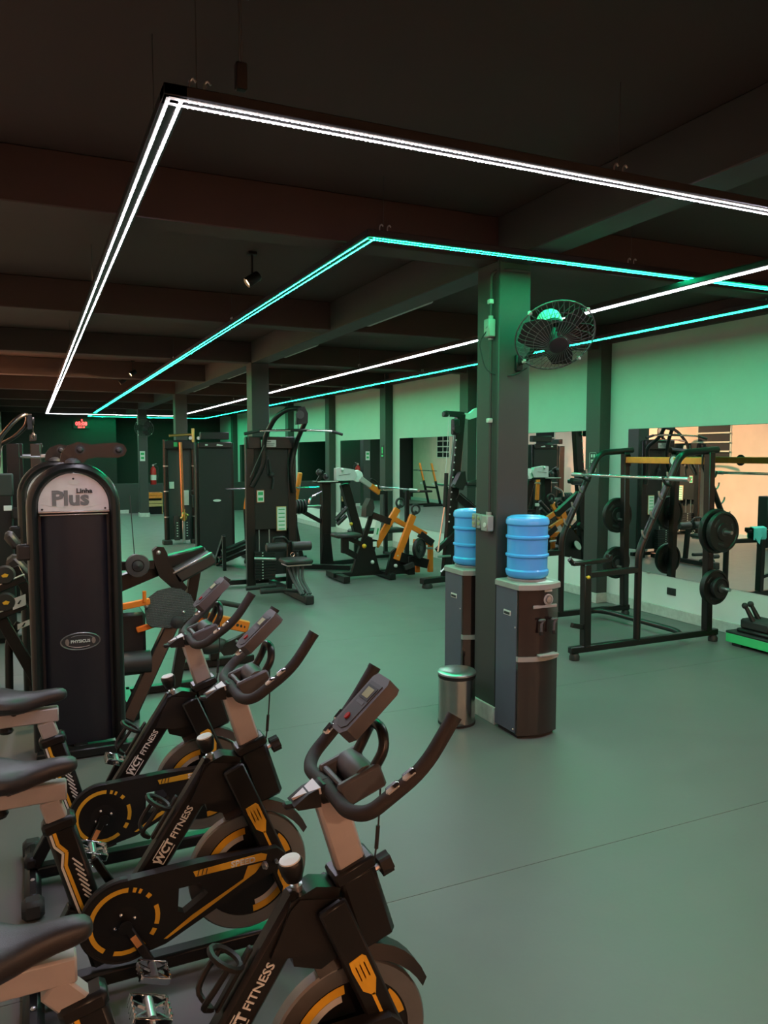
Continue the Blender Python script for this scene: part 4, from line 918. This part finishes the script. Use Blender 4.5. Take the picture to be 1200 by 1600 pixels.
# ================================================================== LAT PULLDOWN
def lat(label, loc=(2.74, 9.45, 0), rotz=0., group='lat pulldown machines'):
    t = thing('lat_pulldown_machine', label, 'lat pulldown', loc, rotz, group=group)
    ox, oy = 2.74, 9.45
    def L(x, y, z): return V((x - ox, y - oy, z))
    for x in (2.475, 3.015): part('tower_post', M().beam(L(x, 9.42, .02), L(x, 9.42, 1.90), .075, .11, up=(0, 1, 0), ch=.008), 'black', t)
    part('back_panel', M().box(L(2.745, 9.50, 1.02), (.50, .03, 1.75), .004), 'blackmatte', t)
    part('front_panel', M().box(L(2.745, 9.40, 1.25), (.47, .02, 1.02), .004), 'blacksatin', t)
    hd = part('header', M().box(L(2.745, 9.40, 1.83), (.61, .12, .15), .008), 'black', t)
    part('header_label', M().box(L(2.70, 9.337, 1.82), (.19, .006, .085), .002), 'plaque', hd)
    part('label_text', M().box(L(2.68, 9.333, 1.845), (.10, .003, .015), 0).box(L(2.70, 9.333, 1.815), (.15, .003, .008), 0).box(L(2.70, 9.333, 1.797), (.13, .003, .008), 0), 'greyink', hd)
    part('panel_slot', M().box(L(2.70, 9.388, 1.55), (.03, .01, .22), .01), 'ink', t)
    part('hanging_strap', M().tube(fil([L(2.71, 9.37, 1.62), L(2.73, 9.36, 1.45), L(2.77, 9.36, 1.38), L(2.75, 9.36, 1.25)], .06, 4), .012, 8).ball(L(2.745, 9.365, 1.43), .035, 10), 'rubber', t)
    for (x, z, w_, h_, n) in ((2.60, 1.16, .10, .16, 2), (2.87, .87, .13, .31, 6)):
        pc = part('placard', M().box(L(x, 9.384, z), (w_, .008, h_), .003), 'copper' if n == 2 else 'pine', t)
        pf_ = part('placard_face', M().box(L(x, 9.378, z), (w_ - .018, .006, h_ - .018), .001), 'paper', pc)
        for k in range(n):
            part('placard_line', M().box(L(x - .0, 9.3745, z + h_ * .38 - k * h_ * .8 / max(1, n - 1)) if n > 2 else L(x, 9.3745, z + .035 - k * .07), (w_ * .62, .002, .012 if n > 2 else .04), 0), 'greensign', pc)
    for x in (2.57, 2.70):
        part('guide_rod', M().cyl(L(x, 9.36, .10), L(x, 9.36, .74), .008, n=8), 'steel', t)
    for k in range(10): 
        wp = part('stack_plate', M().box(L(2.635, 9.36, .13 + k * .036), (.26, .09, .033), .003), 'blacksatin', t)
        part('plate_number', M().box(L(2.60, 9.313, .13 + k * .036), (.016, .003, .012), 0), 'paper', wp)
    arch = [L(2.49, 9.36, 1.28), L(2.63, 9.30, 1.56), L(2.63, 9.30, 1.88), L(2.72, 9.10, 2.14), L(2.85, 8.98, 2.24), L(3.02, 8.92, 2.24), L(3.06, 8.94, 2.10), L(3.02, 9.10, 1.92), L(3.05, 9.33, 1.80), L(2.98, 9.33, 1.50), L(3.03, 9.34, 1.20)]
    part('pulley_arch', M().tube(fil(arch, .12, 5), .030, 12), 'black', t)
    part('pulley_housing', M().prism([(-.07, -.10), (-.05, .10), (.03, .12), (.075, .04), (.07, -.08)], L(2.985, 8.93, 2.14), X_, Z_, .06), 'blacksatin', t)
    part('pulley', M().lathe([(.05, -.012), (.045, 0), (.05, .012)], L(2.95, 8.85, 2.16), Y_, 20), 'darkgrey', t)
    part('lift_cable', M().cyl(L(2.93, 8.86, 2.15), L(2.93, 8.86, 1.98), .004, n=6), 'ink', t)
    part('side_cable', M().cyl(L(2.62, 9.25, 1.80), L(2.46, 9.34, 1.40), .006, n=6), 'greyplastic', t)
    lb = part('lat_bar', M().tube(fil([L(2.28, 8.86, 1.925), L(2.45, 8.86, 1.962), L(2.80, 8.86, 1.972), L(3.20, 8.86, 1.975), L(3.36, 8.86, 1.965), L(3.49, 8.86, 1.93)], .06, 3), .014, 10), 'chrome', t)
    for a, b in (((2.27, 1.923), (2.45, 1.962)), ((3.36, 1.965), (3.50, 1.928))): part('bar_grip', M().cyl(L(a[0], 8.86, a[1]), L(b[0], 8.86, b[1]), .019, n=10), 'rubber', lb)
    part('bar_clamp', M().box(L(2.93, 8.86, 1.974), (.22, .035, .035), .012), 'blacksatin', lb)
    # seat side
    part('floor_beam', M().beam(L(2.75, 9.45, .05), L(2.79, 8.16, .05), .08, .07).beam(L(2.05, 9.60, .06), L(3.05, 9.60, .06), .07, .06), 'black', t)
    part('seat_foot', M().box(L(2.80, 8.14, .05), (.10, .09, .10), .01), 'blackmatte', t)
    sp_ = M()
    for dx, bx in ((-.10, -.03), (-.045, .0), (.03, .05), (.09, .08)): sp_.tube(fil([L(2.73 + dx, 8.40, .43), L(2.74 + dx * .6, 8.36, .26), L(2.77 + bx, 8.22, .10)], .08, 4), .017, 8)
    part('seat_strut', sp_, 'greyplastic', t)
    part('seat', M().box(L(2.735, 8.40, .465), (.33, .30, .055), .018), 'leather', t)
    part('seat_tray', M().box(L(2.74, 8.39, .428), (.30, .24, .02), .006), 'steel', t)
    kn = part('knee_post', M().beam(L(2.76, 8.75, .05), L(2.76, 8.70, .66), .06, .06, up=(0, 1, 0)), 'black', t)
    for a, b in ((2.46, 2.70), (2.77, 3.01)): part('knee_roller', M().lathe([(.045, 0), (.056, .012), (.056, .228), (.045, .24)], L(a, 8.66, .60), X_, 20), 'leather', t)
    part('knee_handle', M().tube(fil([L(2.55, 8.66, .66), L(2.55, 8.66, .71), L(2.68, 8.66, .715), L(2.74, 8.68, .64)], .04, 4), .016, 8), 'blacksatin', t)
    part('carabiner', M().ring(L(2.76, 8.60, .51), Y_, .024, .005, 14, 6), 'chrome', t)
    part('foot_roller', M().cyl(L(2.34, 8.50, .12), L(2.62, 8.50, .12), .033, n=14).cyl(L(2.60, 8.50, .12), L(2.86, 8.36, .10), .02, n=10), 'rubber', t)
    part('foot_roller', M().cyl(L(2.24, 8.75, .12), L(2.60, 8.75, .13), .026, n=12), 'rubber', t)
    part('leg_bar', M().cyl(L(2.40, 8.95, .44), L(2.62, 8.80, .44), .016, n=10), 'steel', t)
    return t
lat('black lat pulldown machine with overhead bar and small seat, beyond the bikes')
l2 = lat('second lat pulldown machine by the left wall, seen only in the mirror', (-.55, 11.9, 0), math.pi / 2)
# ================================================================== PANEL TOWER AND CABLE TOWER
def panel_tower(label, loc, rotz=0.):
    t = thing('panel_tower', label, 'weight machine', loc, rotz, group='tall closed panel towers')
    pts = [(-.20, .02), (.20, .02), (.265, .12), (.265, 1.87), (-.265, 1.87), (-.265, .12)]
    part('shroud', M().prism(pts, (0, 0, 0), X_, Z_, .03).prism(pts, (0, .16, 0), X_, Z_, .02), 'blackmatte', t)
    for s in (-1, 1): part('side_post', M().box((s * .285, .07, .94), (.045, .16, 1.86), .008), 'black', t)
    hd = part('header', M().box((0, -.02, 1.83), (.54, .06, .10), .012), 'black', t)
    part('header_mark', M().prism([(-.04, -.01), (.05, -.015), (.07, .0), (-.03, .015)], (.06, -.052, 1.83), X_, Z_, .004).prism([(-.02, -.012), (.02, -.012), (.02, .012), (-.02, .012)], (-.14, -.052, 1.83), X_, Z_, .004), 'paper', hd)
    part('top_box', M().box((.02, .10, 1.98), (.46, .12, .12), .01), 'blacksatin', t)
    em = part('emblem', M().prism([(.085 * math.cos(j * .349), .034 * math.sin(j * .349)) for j in range(18)], (.02, -.030, .94), X_, Z_, .003), 'ink', t)
    part('emblem_face', M().prism([(.065 * math.cos(j * .349), .020 * math.sin(j * .349)) for j in range(18)], (.02, -.0335, .935), X_, Z_, .002), 'paper', em)
    part('foot_plate', M().box((0, .06, .02), (.66, .30, .04), .006), 'black', t)
    for s in (-1, 1): part('foot_bolt', M().ball((s * .2, -.08, .045), .02, 8), 'steel', t)
    part('front_bolt', M().tube([(.16, -.06, .06), (.16, -.14, .05)], .014, 8).tube([(.11, -.10, .05), (.21, -.10, .05)], .012, 8), 'steel', t)
    return t
panel_tower('tall black closed panel tower with oval emblem, left of the lat pulldown', (2.70, 12.45, 0))
panel_tower('tall black panel tower by the left wall, seen only in the mirror', (.15, 15.6, 0), math.pi / 2)
t = thing('cable_tower', 'cable tower with copper coloured column, left of the closed panel tower', 'cable machine', (2.52, 14.7, 0), world=True)
for x in (2.27, 2.79):
    part('side_post', M().cyl((x, 14.7, .05), (x, 14.7, 1.95), .045, n=14), 'black', t)
    for z in (.5, .98, 1.45): part('post_band', M().cyl((x, 14.7, z), (x, 14.7, z + .02), .05, n=14), 'steel', t)
    part('foot', M().box((x, 14.66, .04), (.16, .22, .08), .01), 'blackmatte', t)
part('back_panel', M().box((2.53, 14.76, 1.0), (.46, .03, 1.85), .004), 'darkgrey', t)
hd = part('header', M().box((2.53, 14.68, 1.86), (.56, .10, .16), .008), 'black', t)
part('header_label', M().box((2.45, 14.625, 1.86), (.07, .006, .08), .002), 'greensign', hd)
part('copper_column', M().cyl((2.55, 14.58, .50), (2.53, 14.58, 1.90), .032, n=14), 'copper', t, label='copper coloured column')
part('lower_column', M().box((2.56, 14.58, .26), (.05, .05, .48), .006), 'steel', t)
part('copper_arm', M().cyl((2.33, 14.60, 2.02), (2.76, 14.60, 2.05), .024, n=12), 'brass', t)
part('arm_post', M().beam((2.765, 14.60, 1.9), (2.765, 14.60, 2.16), .05, .05, up=(0, 1, 0)), 'brass', t)
for x in (2.71, 2.86): part('pulley', M().lathe([(.032, -.01), (.028, 0), (.032, .01)], (x, 14.55, 1.98), Y_, 16), 'steel', t)
part('carriage', M().box((2.565, 14.55, .52), (.10, .09, .15), .02).ball((2.51, 14.50, .50), .03, 8).ball((2.62, 14.50, .55), .025, 8).cyl((2.56, 14.48, .44), (2.56, 14.48, .66), .015, n=8), 'brass', t)
for x in (2.45, 2.63):
    part('weight_stack', M().box((x, 14.66, .30), (.10, .09, .46), .004), 'ink', t)
    for k in range(6): part('stack_mark', M().box((x, 14.612, .15 + k * .05), (.025, .004, .016), 0), 'paper', t)
for x, z, w_, h_ in ((2.38, 1.10, .09, .13), (2.64, .86, .11, .28)): part('placard', M().box((x, 14.735, z), (w_, .02, h_), .003), 'paper', t)
part('hand_grip', M().ring((2.74, 14.6, .95), Y_, .05, .014, 14, 6).cyl((2.74, 14.6, .68), (2.74, 14.6, .90), .02, n=10), 'rubber', t)
part('yellow_pin', M().cyl((2.80, 14.62, .42), (2.88, 14.60, .44), .018, n=8), 'yellow', t)
# low rack of slanted trays right of the panel tower
t = thing('slanted_rack', 'low black rack of slanted trays between the panel tower and lat pulldown', 'rack', (2.75, 11.6, 0), world=True)
for k in range(5): part('tray', M().box((2.72 + .05 * (k % 2), 11.55 - .12 * k, .10 + .11 * k * .6), (.50, .14, .035), .006, Matrix.Rotation(-.35, 3, 'Y')), 'black', t)
for x in (2.50, 2.98): part('rack_leg', M().beam((x, 11.65, .0), (x, 11.0, .50), .05, .06).beam((x, 11.0, 0), (x, 11.0, .50), .05, .05), 'black', t)
# ================================================================== RIGHT MIDDLE: shoulder machine, lever row, tall cable column
t = thing('shoulder_machine', 'dark machine with silver shroud and orange tipped arm, left of the orange lever machine', 'weight machine', (4.1, 10.7, 0), world=True)
part('main_post', M().beam((3.95, 10.7, .04), (3.95, 10.7, 1.26), .12, .14, up=(0, 1, 0), ch=.008), 'black', t)
part('top_plate', M().box((4.03, 10.66, 1.275), (.52, .24, .03), .006), 'black', t)
part('plate_edge', M().box((3.93, 10.53, 1.285), (.32, .012, .014), .003), 'offwhite', t)
part('rear_post', M().beam((4.26, 10.72, 1.24), (4.50, 10.72, .42), .12, .13, up=(0, 1, 0), ch=.008), 'black', t)
part('shroud', M().prism([(-.15, -.06), (.14, -.06), (.18, .02), (.13, .10), (-.08, .13), (-.15, .12)], (4.20, 10.60, 1.36), X_, Z_, .10), 'plaque', t)
part('shroud_line', M().beam((4.09, 10.497, 1.375), (4.27, 10.497, 1.395), .004, .006, ch=0), 'greyink', t)
part('pivot_disc', M().lathe([(.085, 0), (.09, .02), (.085, .05), (.0, .055)], (4.40, 10.58, 1.36), -Y_, 24), 'white', t)
part('pivot_bolt', M().ball((4.14, 10.49, 1.46), .025, 10), 'white', t)
a, b = V((4.44, 10.54, 1.33)), V((4.74, 10.54, 1.12))
part('arm', M().beam(a, a.lerp(b, .62), .05, .075, ch=.006), 'silverpaint', t)
part('arm_tip', M().beam(a.lerp(b, .56), b + (b - a) * .08, .055, .085, ch=.006), 'orange', t, label='orange arm tip')
part('arm_grip', M().tube(fil([(4.74, 10.50, 1.16), (4.70, 10.50, 1.27), (4.60, 10.50, 1.32)], .05, 4), .014, 8).box((4.80, 10.54, 1.11), (.09, .07, .06), .01), 'blacksatin', t)
part('arm_bar', M().cyl((4.82, 10.54, 1.145), (4.98, 10.54, 1.15), .018, n=10), 'chrome', t)
for x, z in ((3.82, 1.42), (3.92, 1.36)): part('top_pulley', M().lathe([(.045, -.02), (.05, 0), (.045, .02)], (x, 10.6, z), Y_, 18).ball((x, 10.56, z), .03, 8), 'darkgrey', t)
part('pulley_fork', M().beam((3.80, 10.6, 1.29), (3.88, 10.6, 1.44), .04, .05, up=(0, 1, 0)), 'black', t)
for x0, z0, x1, z1 in ((4.03, .72, 4.22, .90), (4.06, .66, 4.20, .78)): part('arm_pad', M().cyl((x0, 10.5, z0), (x1, 10.5, z1), .033, n=12), 'leather', t)
part('pad_knob', M().ball((4.26, 10.45, .66), .028, 8), 'yellow', t)
part('floor_frame', M().beam((3.45, 10.75, .05), (4.15, 10.2, .05), .09, .07).beam((3.9, 10.7, .05), (4.75, 10.9, .05), .08, .07), 'black', t)
part('post_shoe', M().prism([(-.10, 0), (.10, 0), (.05, .45), (-.05, .45)], (3.95, 10.66, .06), X_, Z_, .03), 'black', t)
part('plate_peg', M().cyl((3.28, 10.7, .92), (3.90, 10.7, .92), .02, n=10), 'steel', t)
part('side_handle', M().tube(fil([(3.66, 10.6, .96), (3.68, 10.6, 1.06), (3.86, 10.6, 1.14)], .05, 4), .016, 8), 'chrome', t)
part('front_strut', M().beam((3.60, 10.72, .05), (3.42, 10.7, .92), .06, .06, up=(0, 1, 0)).beam((3.50, 10.72, .9), (3.95, 10.72, .65), .05, .06), 'black', t)
for k in range(5): plate((3.44 + k * .045, 10.7, .92), .105, .034, ['first', 'second', 'third', 'fourth', 'fifth'][k] + ' small plate from the left on the peg beside the lat pulldown', ax=X_, group='small plates on the shoulder machine peg')
# orange lever row
def lever_row(label, dx=0., dy=0., full=True):
    t = thing('lever_row_machine', label, 'weight machine', (4.2 + dx, 9.6 + dy, 0), group='orange armed lever machines', world=True)
    D = lambda x, y, z: V((x + dx, y + dy, z))
    part('floor_beam', M().beam(D(3.62, 9.55, .07), D(4.92, 9.55, .07), .08, .06), 'black', t)
    for x in (3.70, 4.36): part('cross_foot', M().beam(D(x, 9.22, .05), D(x, 9.9, .05), .09, .08), 'black', t)
    part('side_plate', M().prism([(-.22, 0), (.20, 0), (.12, .30), (.16, .44), (.02, .50), (-.10, .36)], D(4.10, 9.56, .08), X_, Z_, .06), 'black', t)
    part('side_plate', M().prism([(-.10, 0), (.30, 0), (.16, .20), (.05, .36), (-.02, .30)], D(4.40, 9.36, .06), X_, Z_, .05), 'black', t)
    for x, y, z in ((4.18, 9.49, .22), (4.44, 9.30, .18), (4.46, 9.30, .32)): part('pivot_bolt', M().ball(D(x, y, z), .028, 10), 'offwhite', t)
    part('seat', M().box(D(3.82, 9.55, .60), (.36, .28, .055), .018), 'leather', t)
    part('seat_post', M().beam(D(3.80, 9.55, .57), D(3.80, 9.55, .36), .08, .09, up=(0, 1, 0)).beam(D(3.80, 9.55, .40), D(4.08, 9.55, .24), .06, .08).beam(D(3.84, 9.55, .56), D(4.06, 9.55, .46), .06, .06), 'black', t)
    part('pull_pin', M().ball(D(4.05, 9.47, .45), .032, 10), 'yellow', t)
    part('chest_post', M().beam(D(4.05, 9.55, .45), D(4.20, 9.55, .88), .05, .06, up=(0, 1, 0)).beam(D(4.20, 9.55, .86), D(4.46, 9.52, .76), .07, .09), 'black', t)
    part('chest_pad', M().prism([(-.07, -.12), (.02, -.10), (.06, .0), (.04, .12), (-.0, .13), (-.06, .02)], D(4.14, 9.62, .96), X_, Z_, .16), 'leather', t)
    pc = part('placard', M().prism([(-.055, -.12), (.03, -.14), (.075, .10), (-.0, .12)], D(4.22, 9.46, .66), X_, Z_, .006), 'paper', t)
    part('placard_line', M().prism([(.0, -.06), (.02, -.06), (.04, .02), (.02, .03)], D(4.22, 9.453, .66), X_, Z_, .002), 'greensign', pc)
    part('placard_small', M().box(D(4.20, 9.455, .47), (.055, .006, .07), .002), 'white', t)
    for x0, z0, x1, z1, y in ((4.28, .42, 4.62, .93, 9.62), (4.45, .26, 4.70, .86, 9.30)):
        oa = part('orange_arm', M().beam(D(x0, y, z0), D(x1, y, z1), .05, .095, up=(0, 1, 0), ch=.006), 'orange', t, label='orange lever arm')
        part('arm_handle', M().ring(D(x1 + .04, y, z1 + .08), (0, 1, 0), .06, .016, 16, 8).beam(D(x1, y, z1), D(x1 + .05, y, z1 + .05), .04, .04), 'rubber', oa)
        part('arm_link', M().beam(D(x1 - .06, y, z1 - .14), D(x1 + .20, y, z1 - .28), .045, .07, ch=.005), 'orange', oa)
    part('arm_tail', M().beam(D(4.80, 9.30, .60), D(5.0, 9.30, .46), .06, .09), 'blacksatin', t)
    part('orange_post', M().beam(D(4.98, 9.32, .06), D(4.98, 9.32, .52), .05, .07, up=(0, 1, 0)).beam(D(4.72, 9.32, .50), D(4.98, 9.32, .46), .045, .06).beam(D(4.80, 9.36, .06), D(4.80, 9.36, .46), .05, .06, up=(0, 1, 0)), 'orange', t)
    part('plate_peg', M().cyl(D(4.70, 9.22, .42), D(4.96, 9.22, .40), .016, n=10), 'steel', t)
    part('rear_frame', M().beam(D(4.50, 9.3, .30), D(4.92, 9.3, .18), .07, .13).beam(D(4.66, 9.3, .05), D(4.66, 9.3, .30), .10, .10, up=(0, 1, 0)), 'black', t)
    part('foot_pedal', M().beam(D(4.52, 9.2, .16), D(4.66, 9.2, .20), .05, .07), 'rubber', t)
    return t
lever_row('lever row machine with twin orange arms in front of the mirror')
plate((4.72, 9.15, .42), .14, .05, 'black weight plate on the orange armed lever machine', ax=V((.5, -.86, 0)), group='plate on the lever machine')
def orange_bench(label, loc, rotz=0.):
    t = thing('orange_post_bench', label, 'bench', loc, rotz, group='benches with orange uprights')
    for x in (-.41, .41):
        part('orange_upright', M().beam((x - .03, .06, .80), (x + .03, -.06, 1.38), .05, .07, up=(1, 0, 0), ch=.006), 'woodbar', t)
        part('lower_post', M().beam((x + .06, .30, .03), (x - .03, .06, .82), .06, .07, up=(1, 0, 0)).beam((x, -.35, .03), (x, .42, .03), .07, .05), 'black', t)
        part('bar_hook', M().tube(fil([(x, -.05, 1.12), (x, -.12, 1.12), (x, -.13, 1.18)], .02, 3), .012, 6), 'steel', t)
        part('label_tag', M().box((x + .01, -.005, .72), (.07, .05, .06), .004), 'offwhite', t)
    part('cross_tube', M().beam((-.41, .10, .60), (.41, .10, .60), .05, .05).beam((-.41, .30, .05), (.41, .30, .05), .05, .05), 'black', t)
    part('bench_pad', M().box((0, -.35, .47), (.28, .95, .07), .02), 'leather', t)
    part('bench_leg', M().beam((0, -.70, .02), (0, -.70, .44), .06, .06).beam((0, -.72, .05), (0, .30, .05), .06, .05), 'black', t)
    br = part('rack_bar', M().cyl((-.80, -.09, 1.14), (.80, -.09, 1.14), .013, n=8), 'chrome', t)
    return t
orange_bench('bench with orange uprights behind the lat pulldown tower', (3.55, 12.05, 0))
orange_bench('bench with orange uprights by the left wall, seen only in the mirror', (.25, 22.0, 0), math.pi / 2)
# tall cable column
t = thing('tall_cable_column', 'tall leaning black cable column with pale adjustment marks left of the near column', 'cable machine', (4.9, 8.6, 0), world=True)
a, b = V((4.82, 8.6, .05)), V((5.02, 8.6, 2.20))
part('column_tube', M().beam(a, b, .09, .12, up=(0, 1, 0), ch=.008), 'black', t)
for k in range(13): part('adjust_mark', M().ball(a.lerp(b, .36 + k * .044) + V((-.052, -.045, 0)), .011, 8), 'offwhite', t)
part('floor_beam', M().beam((4.42, 8.5, .09), (5.25, 8.65, .09), .09, .07), 'black', t)
part('floor_foot', M().lathe([(.065, 0), (.07, .02), (.055, .06)], (4.50, 8.5, 0), Z_, 16), 'rubber', t)
part('gusset', M().prism([(-.08, .05), (.34, .05), (.34, .55), (.20, .62), (.0, .42)], (4.90, 8.63, .05), X_, Z_, .06), 'black', t)
part('gusset_brace', M().beam((4.66, 8.55, .46), (4.98, 8.55, .72), .06, .06), 'black', t)
part('top_arm', M().beam((4.76, 8.55, 2.20), (5.06, 8.60, 2.19), .07, .07).box((4.77, 8.55, 2.19), (.06, .08, .07), .012), 'black', t)
part('pulley_block', M().box((4.90, 8.52, 2.03), (.09, .08, .20), .012).lathe([(.05, -.03), (.05, .03)], (4.90, 8.48, 2.0), Y_, 18), 'blacksatin', t)
part('rear_arm', M().prism([(-.10, -.03), (.05, -.05), (.20, .0), (.22, .12), (.12, .09), (.04, .03), (-.10, .04)], (5.10, 8.62, 2.18), X_, Z_, .05), 'plaque', t)
part('cable', M().cyl((4.80, 8.5, 2.18), (4.755, 8.5, 1.44), .004, n=6).cyl((4.87, 8.5, 1.95), (4.80, 8.5, 1.25), .003, n=6), 'offwhite', t)
part('stack_rod', M().cyl((4.755, 8.48, 1.45), (4.735, 8.48, 1.02), .026, n=10), 'blacksatin', t)
part('guide_rod', M().cyl((4.735, 8.48, 1.05), (4.64, 8.48, .46), .010, n=8), 'chrome', t)
part('slider', M().prism([(-.06, -.05), (.07, -.10), (.12, .0), (.10, .14), (.04, .13)], (4.90, 8.53, 1.33), X_, Z_, .10), 'blacksatin', t)
hb = part('handle_bar', M().cyl((4.84, 8.46, 1.285), (5.02, 8.46, 1.29), .022, n=10), 'chrome', t)
part('handle_pad', M().box((5.12, 8.46, 1.315), (.20, .12, .06), .014).tube(fil([(5.02, 8.42, 1.27), (5.22, 8.42, 1.28), (5.24, 8.42, 1.36), (5.05, 8.42, 1.34)], .03, 3), .012, 8), 'leather', hb)
part('support_arm', M().beam((4.96, 8.58, 1.14), (5.34, 8.58, .86), .07, .09).beam((4.98, 8.52, 1.19), (5.36, 8.52, .91), .014, .014), 'black', t)
part('low_disc', M().lathe([(.07, 0), (.07, .012), (.0, .014)], (5.02, 8.52, .42), V((-.3, -.8, .5)), 20), 'dispgrey', t)
part('stop_pin', M().cyl((4.62, 8.44, .40), (4.80, 8.44, .40), .014, n=8).cyl((4.66, 8.44, .20), (4.72, 8.44, .26), .012, n=8), 'steel', t)
# dark bench press with round bar, seen through the mirror behind the lever machines
t = thing('bench_rack', 'dark bench with chrome bar against the mirror, right of the shoulder machine', 'bench', (5.3, 11.2, 0), world=True)
for y in (10.8, 11.6): part('rack_post', M().beam((5.35, y, .02), (5.35, y, 1.12), .06, .06, up=(0, 1, 0)), 'black', t)
part('bench_pad', M().box((5.0, 11.2, .46), (.9, .28, .07), .02), 'leather', t)
part('bench_leg', M().beam((4.65, 11.2, .02), (4.65, 11.2, .42), .06, .06, up=(0, 1, 0)).beam((4.62, 11.2, .04), (5.35, 11.2, .04), .06, .05).beam((5.35, 10.75, .04), (5.35, 11.65, .04), .06, .05), 'black', t)
t = thing('bench_barbell', 'thin chrome bar resting on the bench rack near the mirror', 'barbell', (5.35, 11.2, 1.12), world=True)
part('bar_shaft', M().cyl((5.30, 10.35, 1.14), (5.30, 12.0, 1.14), .014, n=10), 'chrome', t)
for a, b in ((10.3, 10.6), (11.75, 12.05)): part('bar_sleeve', M().cyl((5.30, a, 1.14), (5.30, b, 1.14), .022, n=12), 'steel', t)
# left row post with a bar, behind the towers
t = thing('smith_post_machine', 'dark post with a short steel bar behind the arched towers', 'weight machine', (-.1, 9.2, 0), world=True)
part('post', M().beam((-.17, 9.0, .02), (-.17, 9.0, 1.80), .10, .12, up=(0, 1, 0)).beam((-.10, 9.05, .02), (-.10, 9.05, 1.80), .04, .05, up=(0, 1, 0)), 'black', t)
part('cross_bar', M().cyl((-.10, 8.95, 1.66), (.14, 8.95, 1.66), .012, n=8), 'steel', t)
part('bar_pin', M().box((.12, 8.95, 1.67), (.06, .04, .04), .008).cyl((-.08, 8.93, 1.67), (.0, 8.93, 1.67), .02, n=8), 'steel', t)
part('floor_frame', M().beam((-.5, 9.0, .03), (.4, 9.0, .03), .08, .06).beam((-.17, 9.0, .03), (-.17, 9.8, .03), .08, .06), 'black', t)
part('stack', M().box((.15, 9.4, .5), (.3, .2, .9), .01), 'blacksatin', t)
for _o in WROOT: del _o['_w']
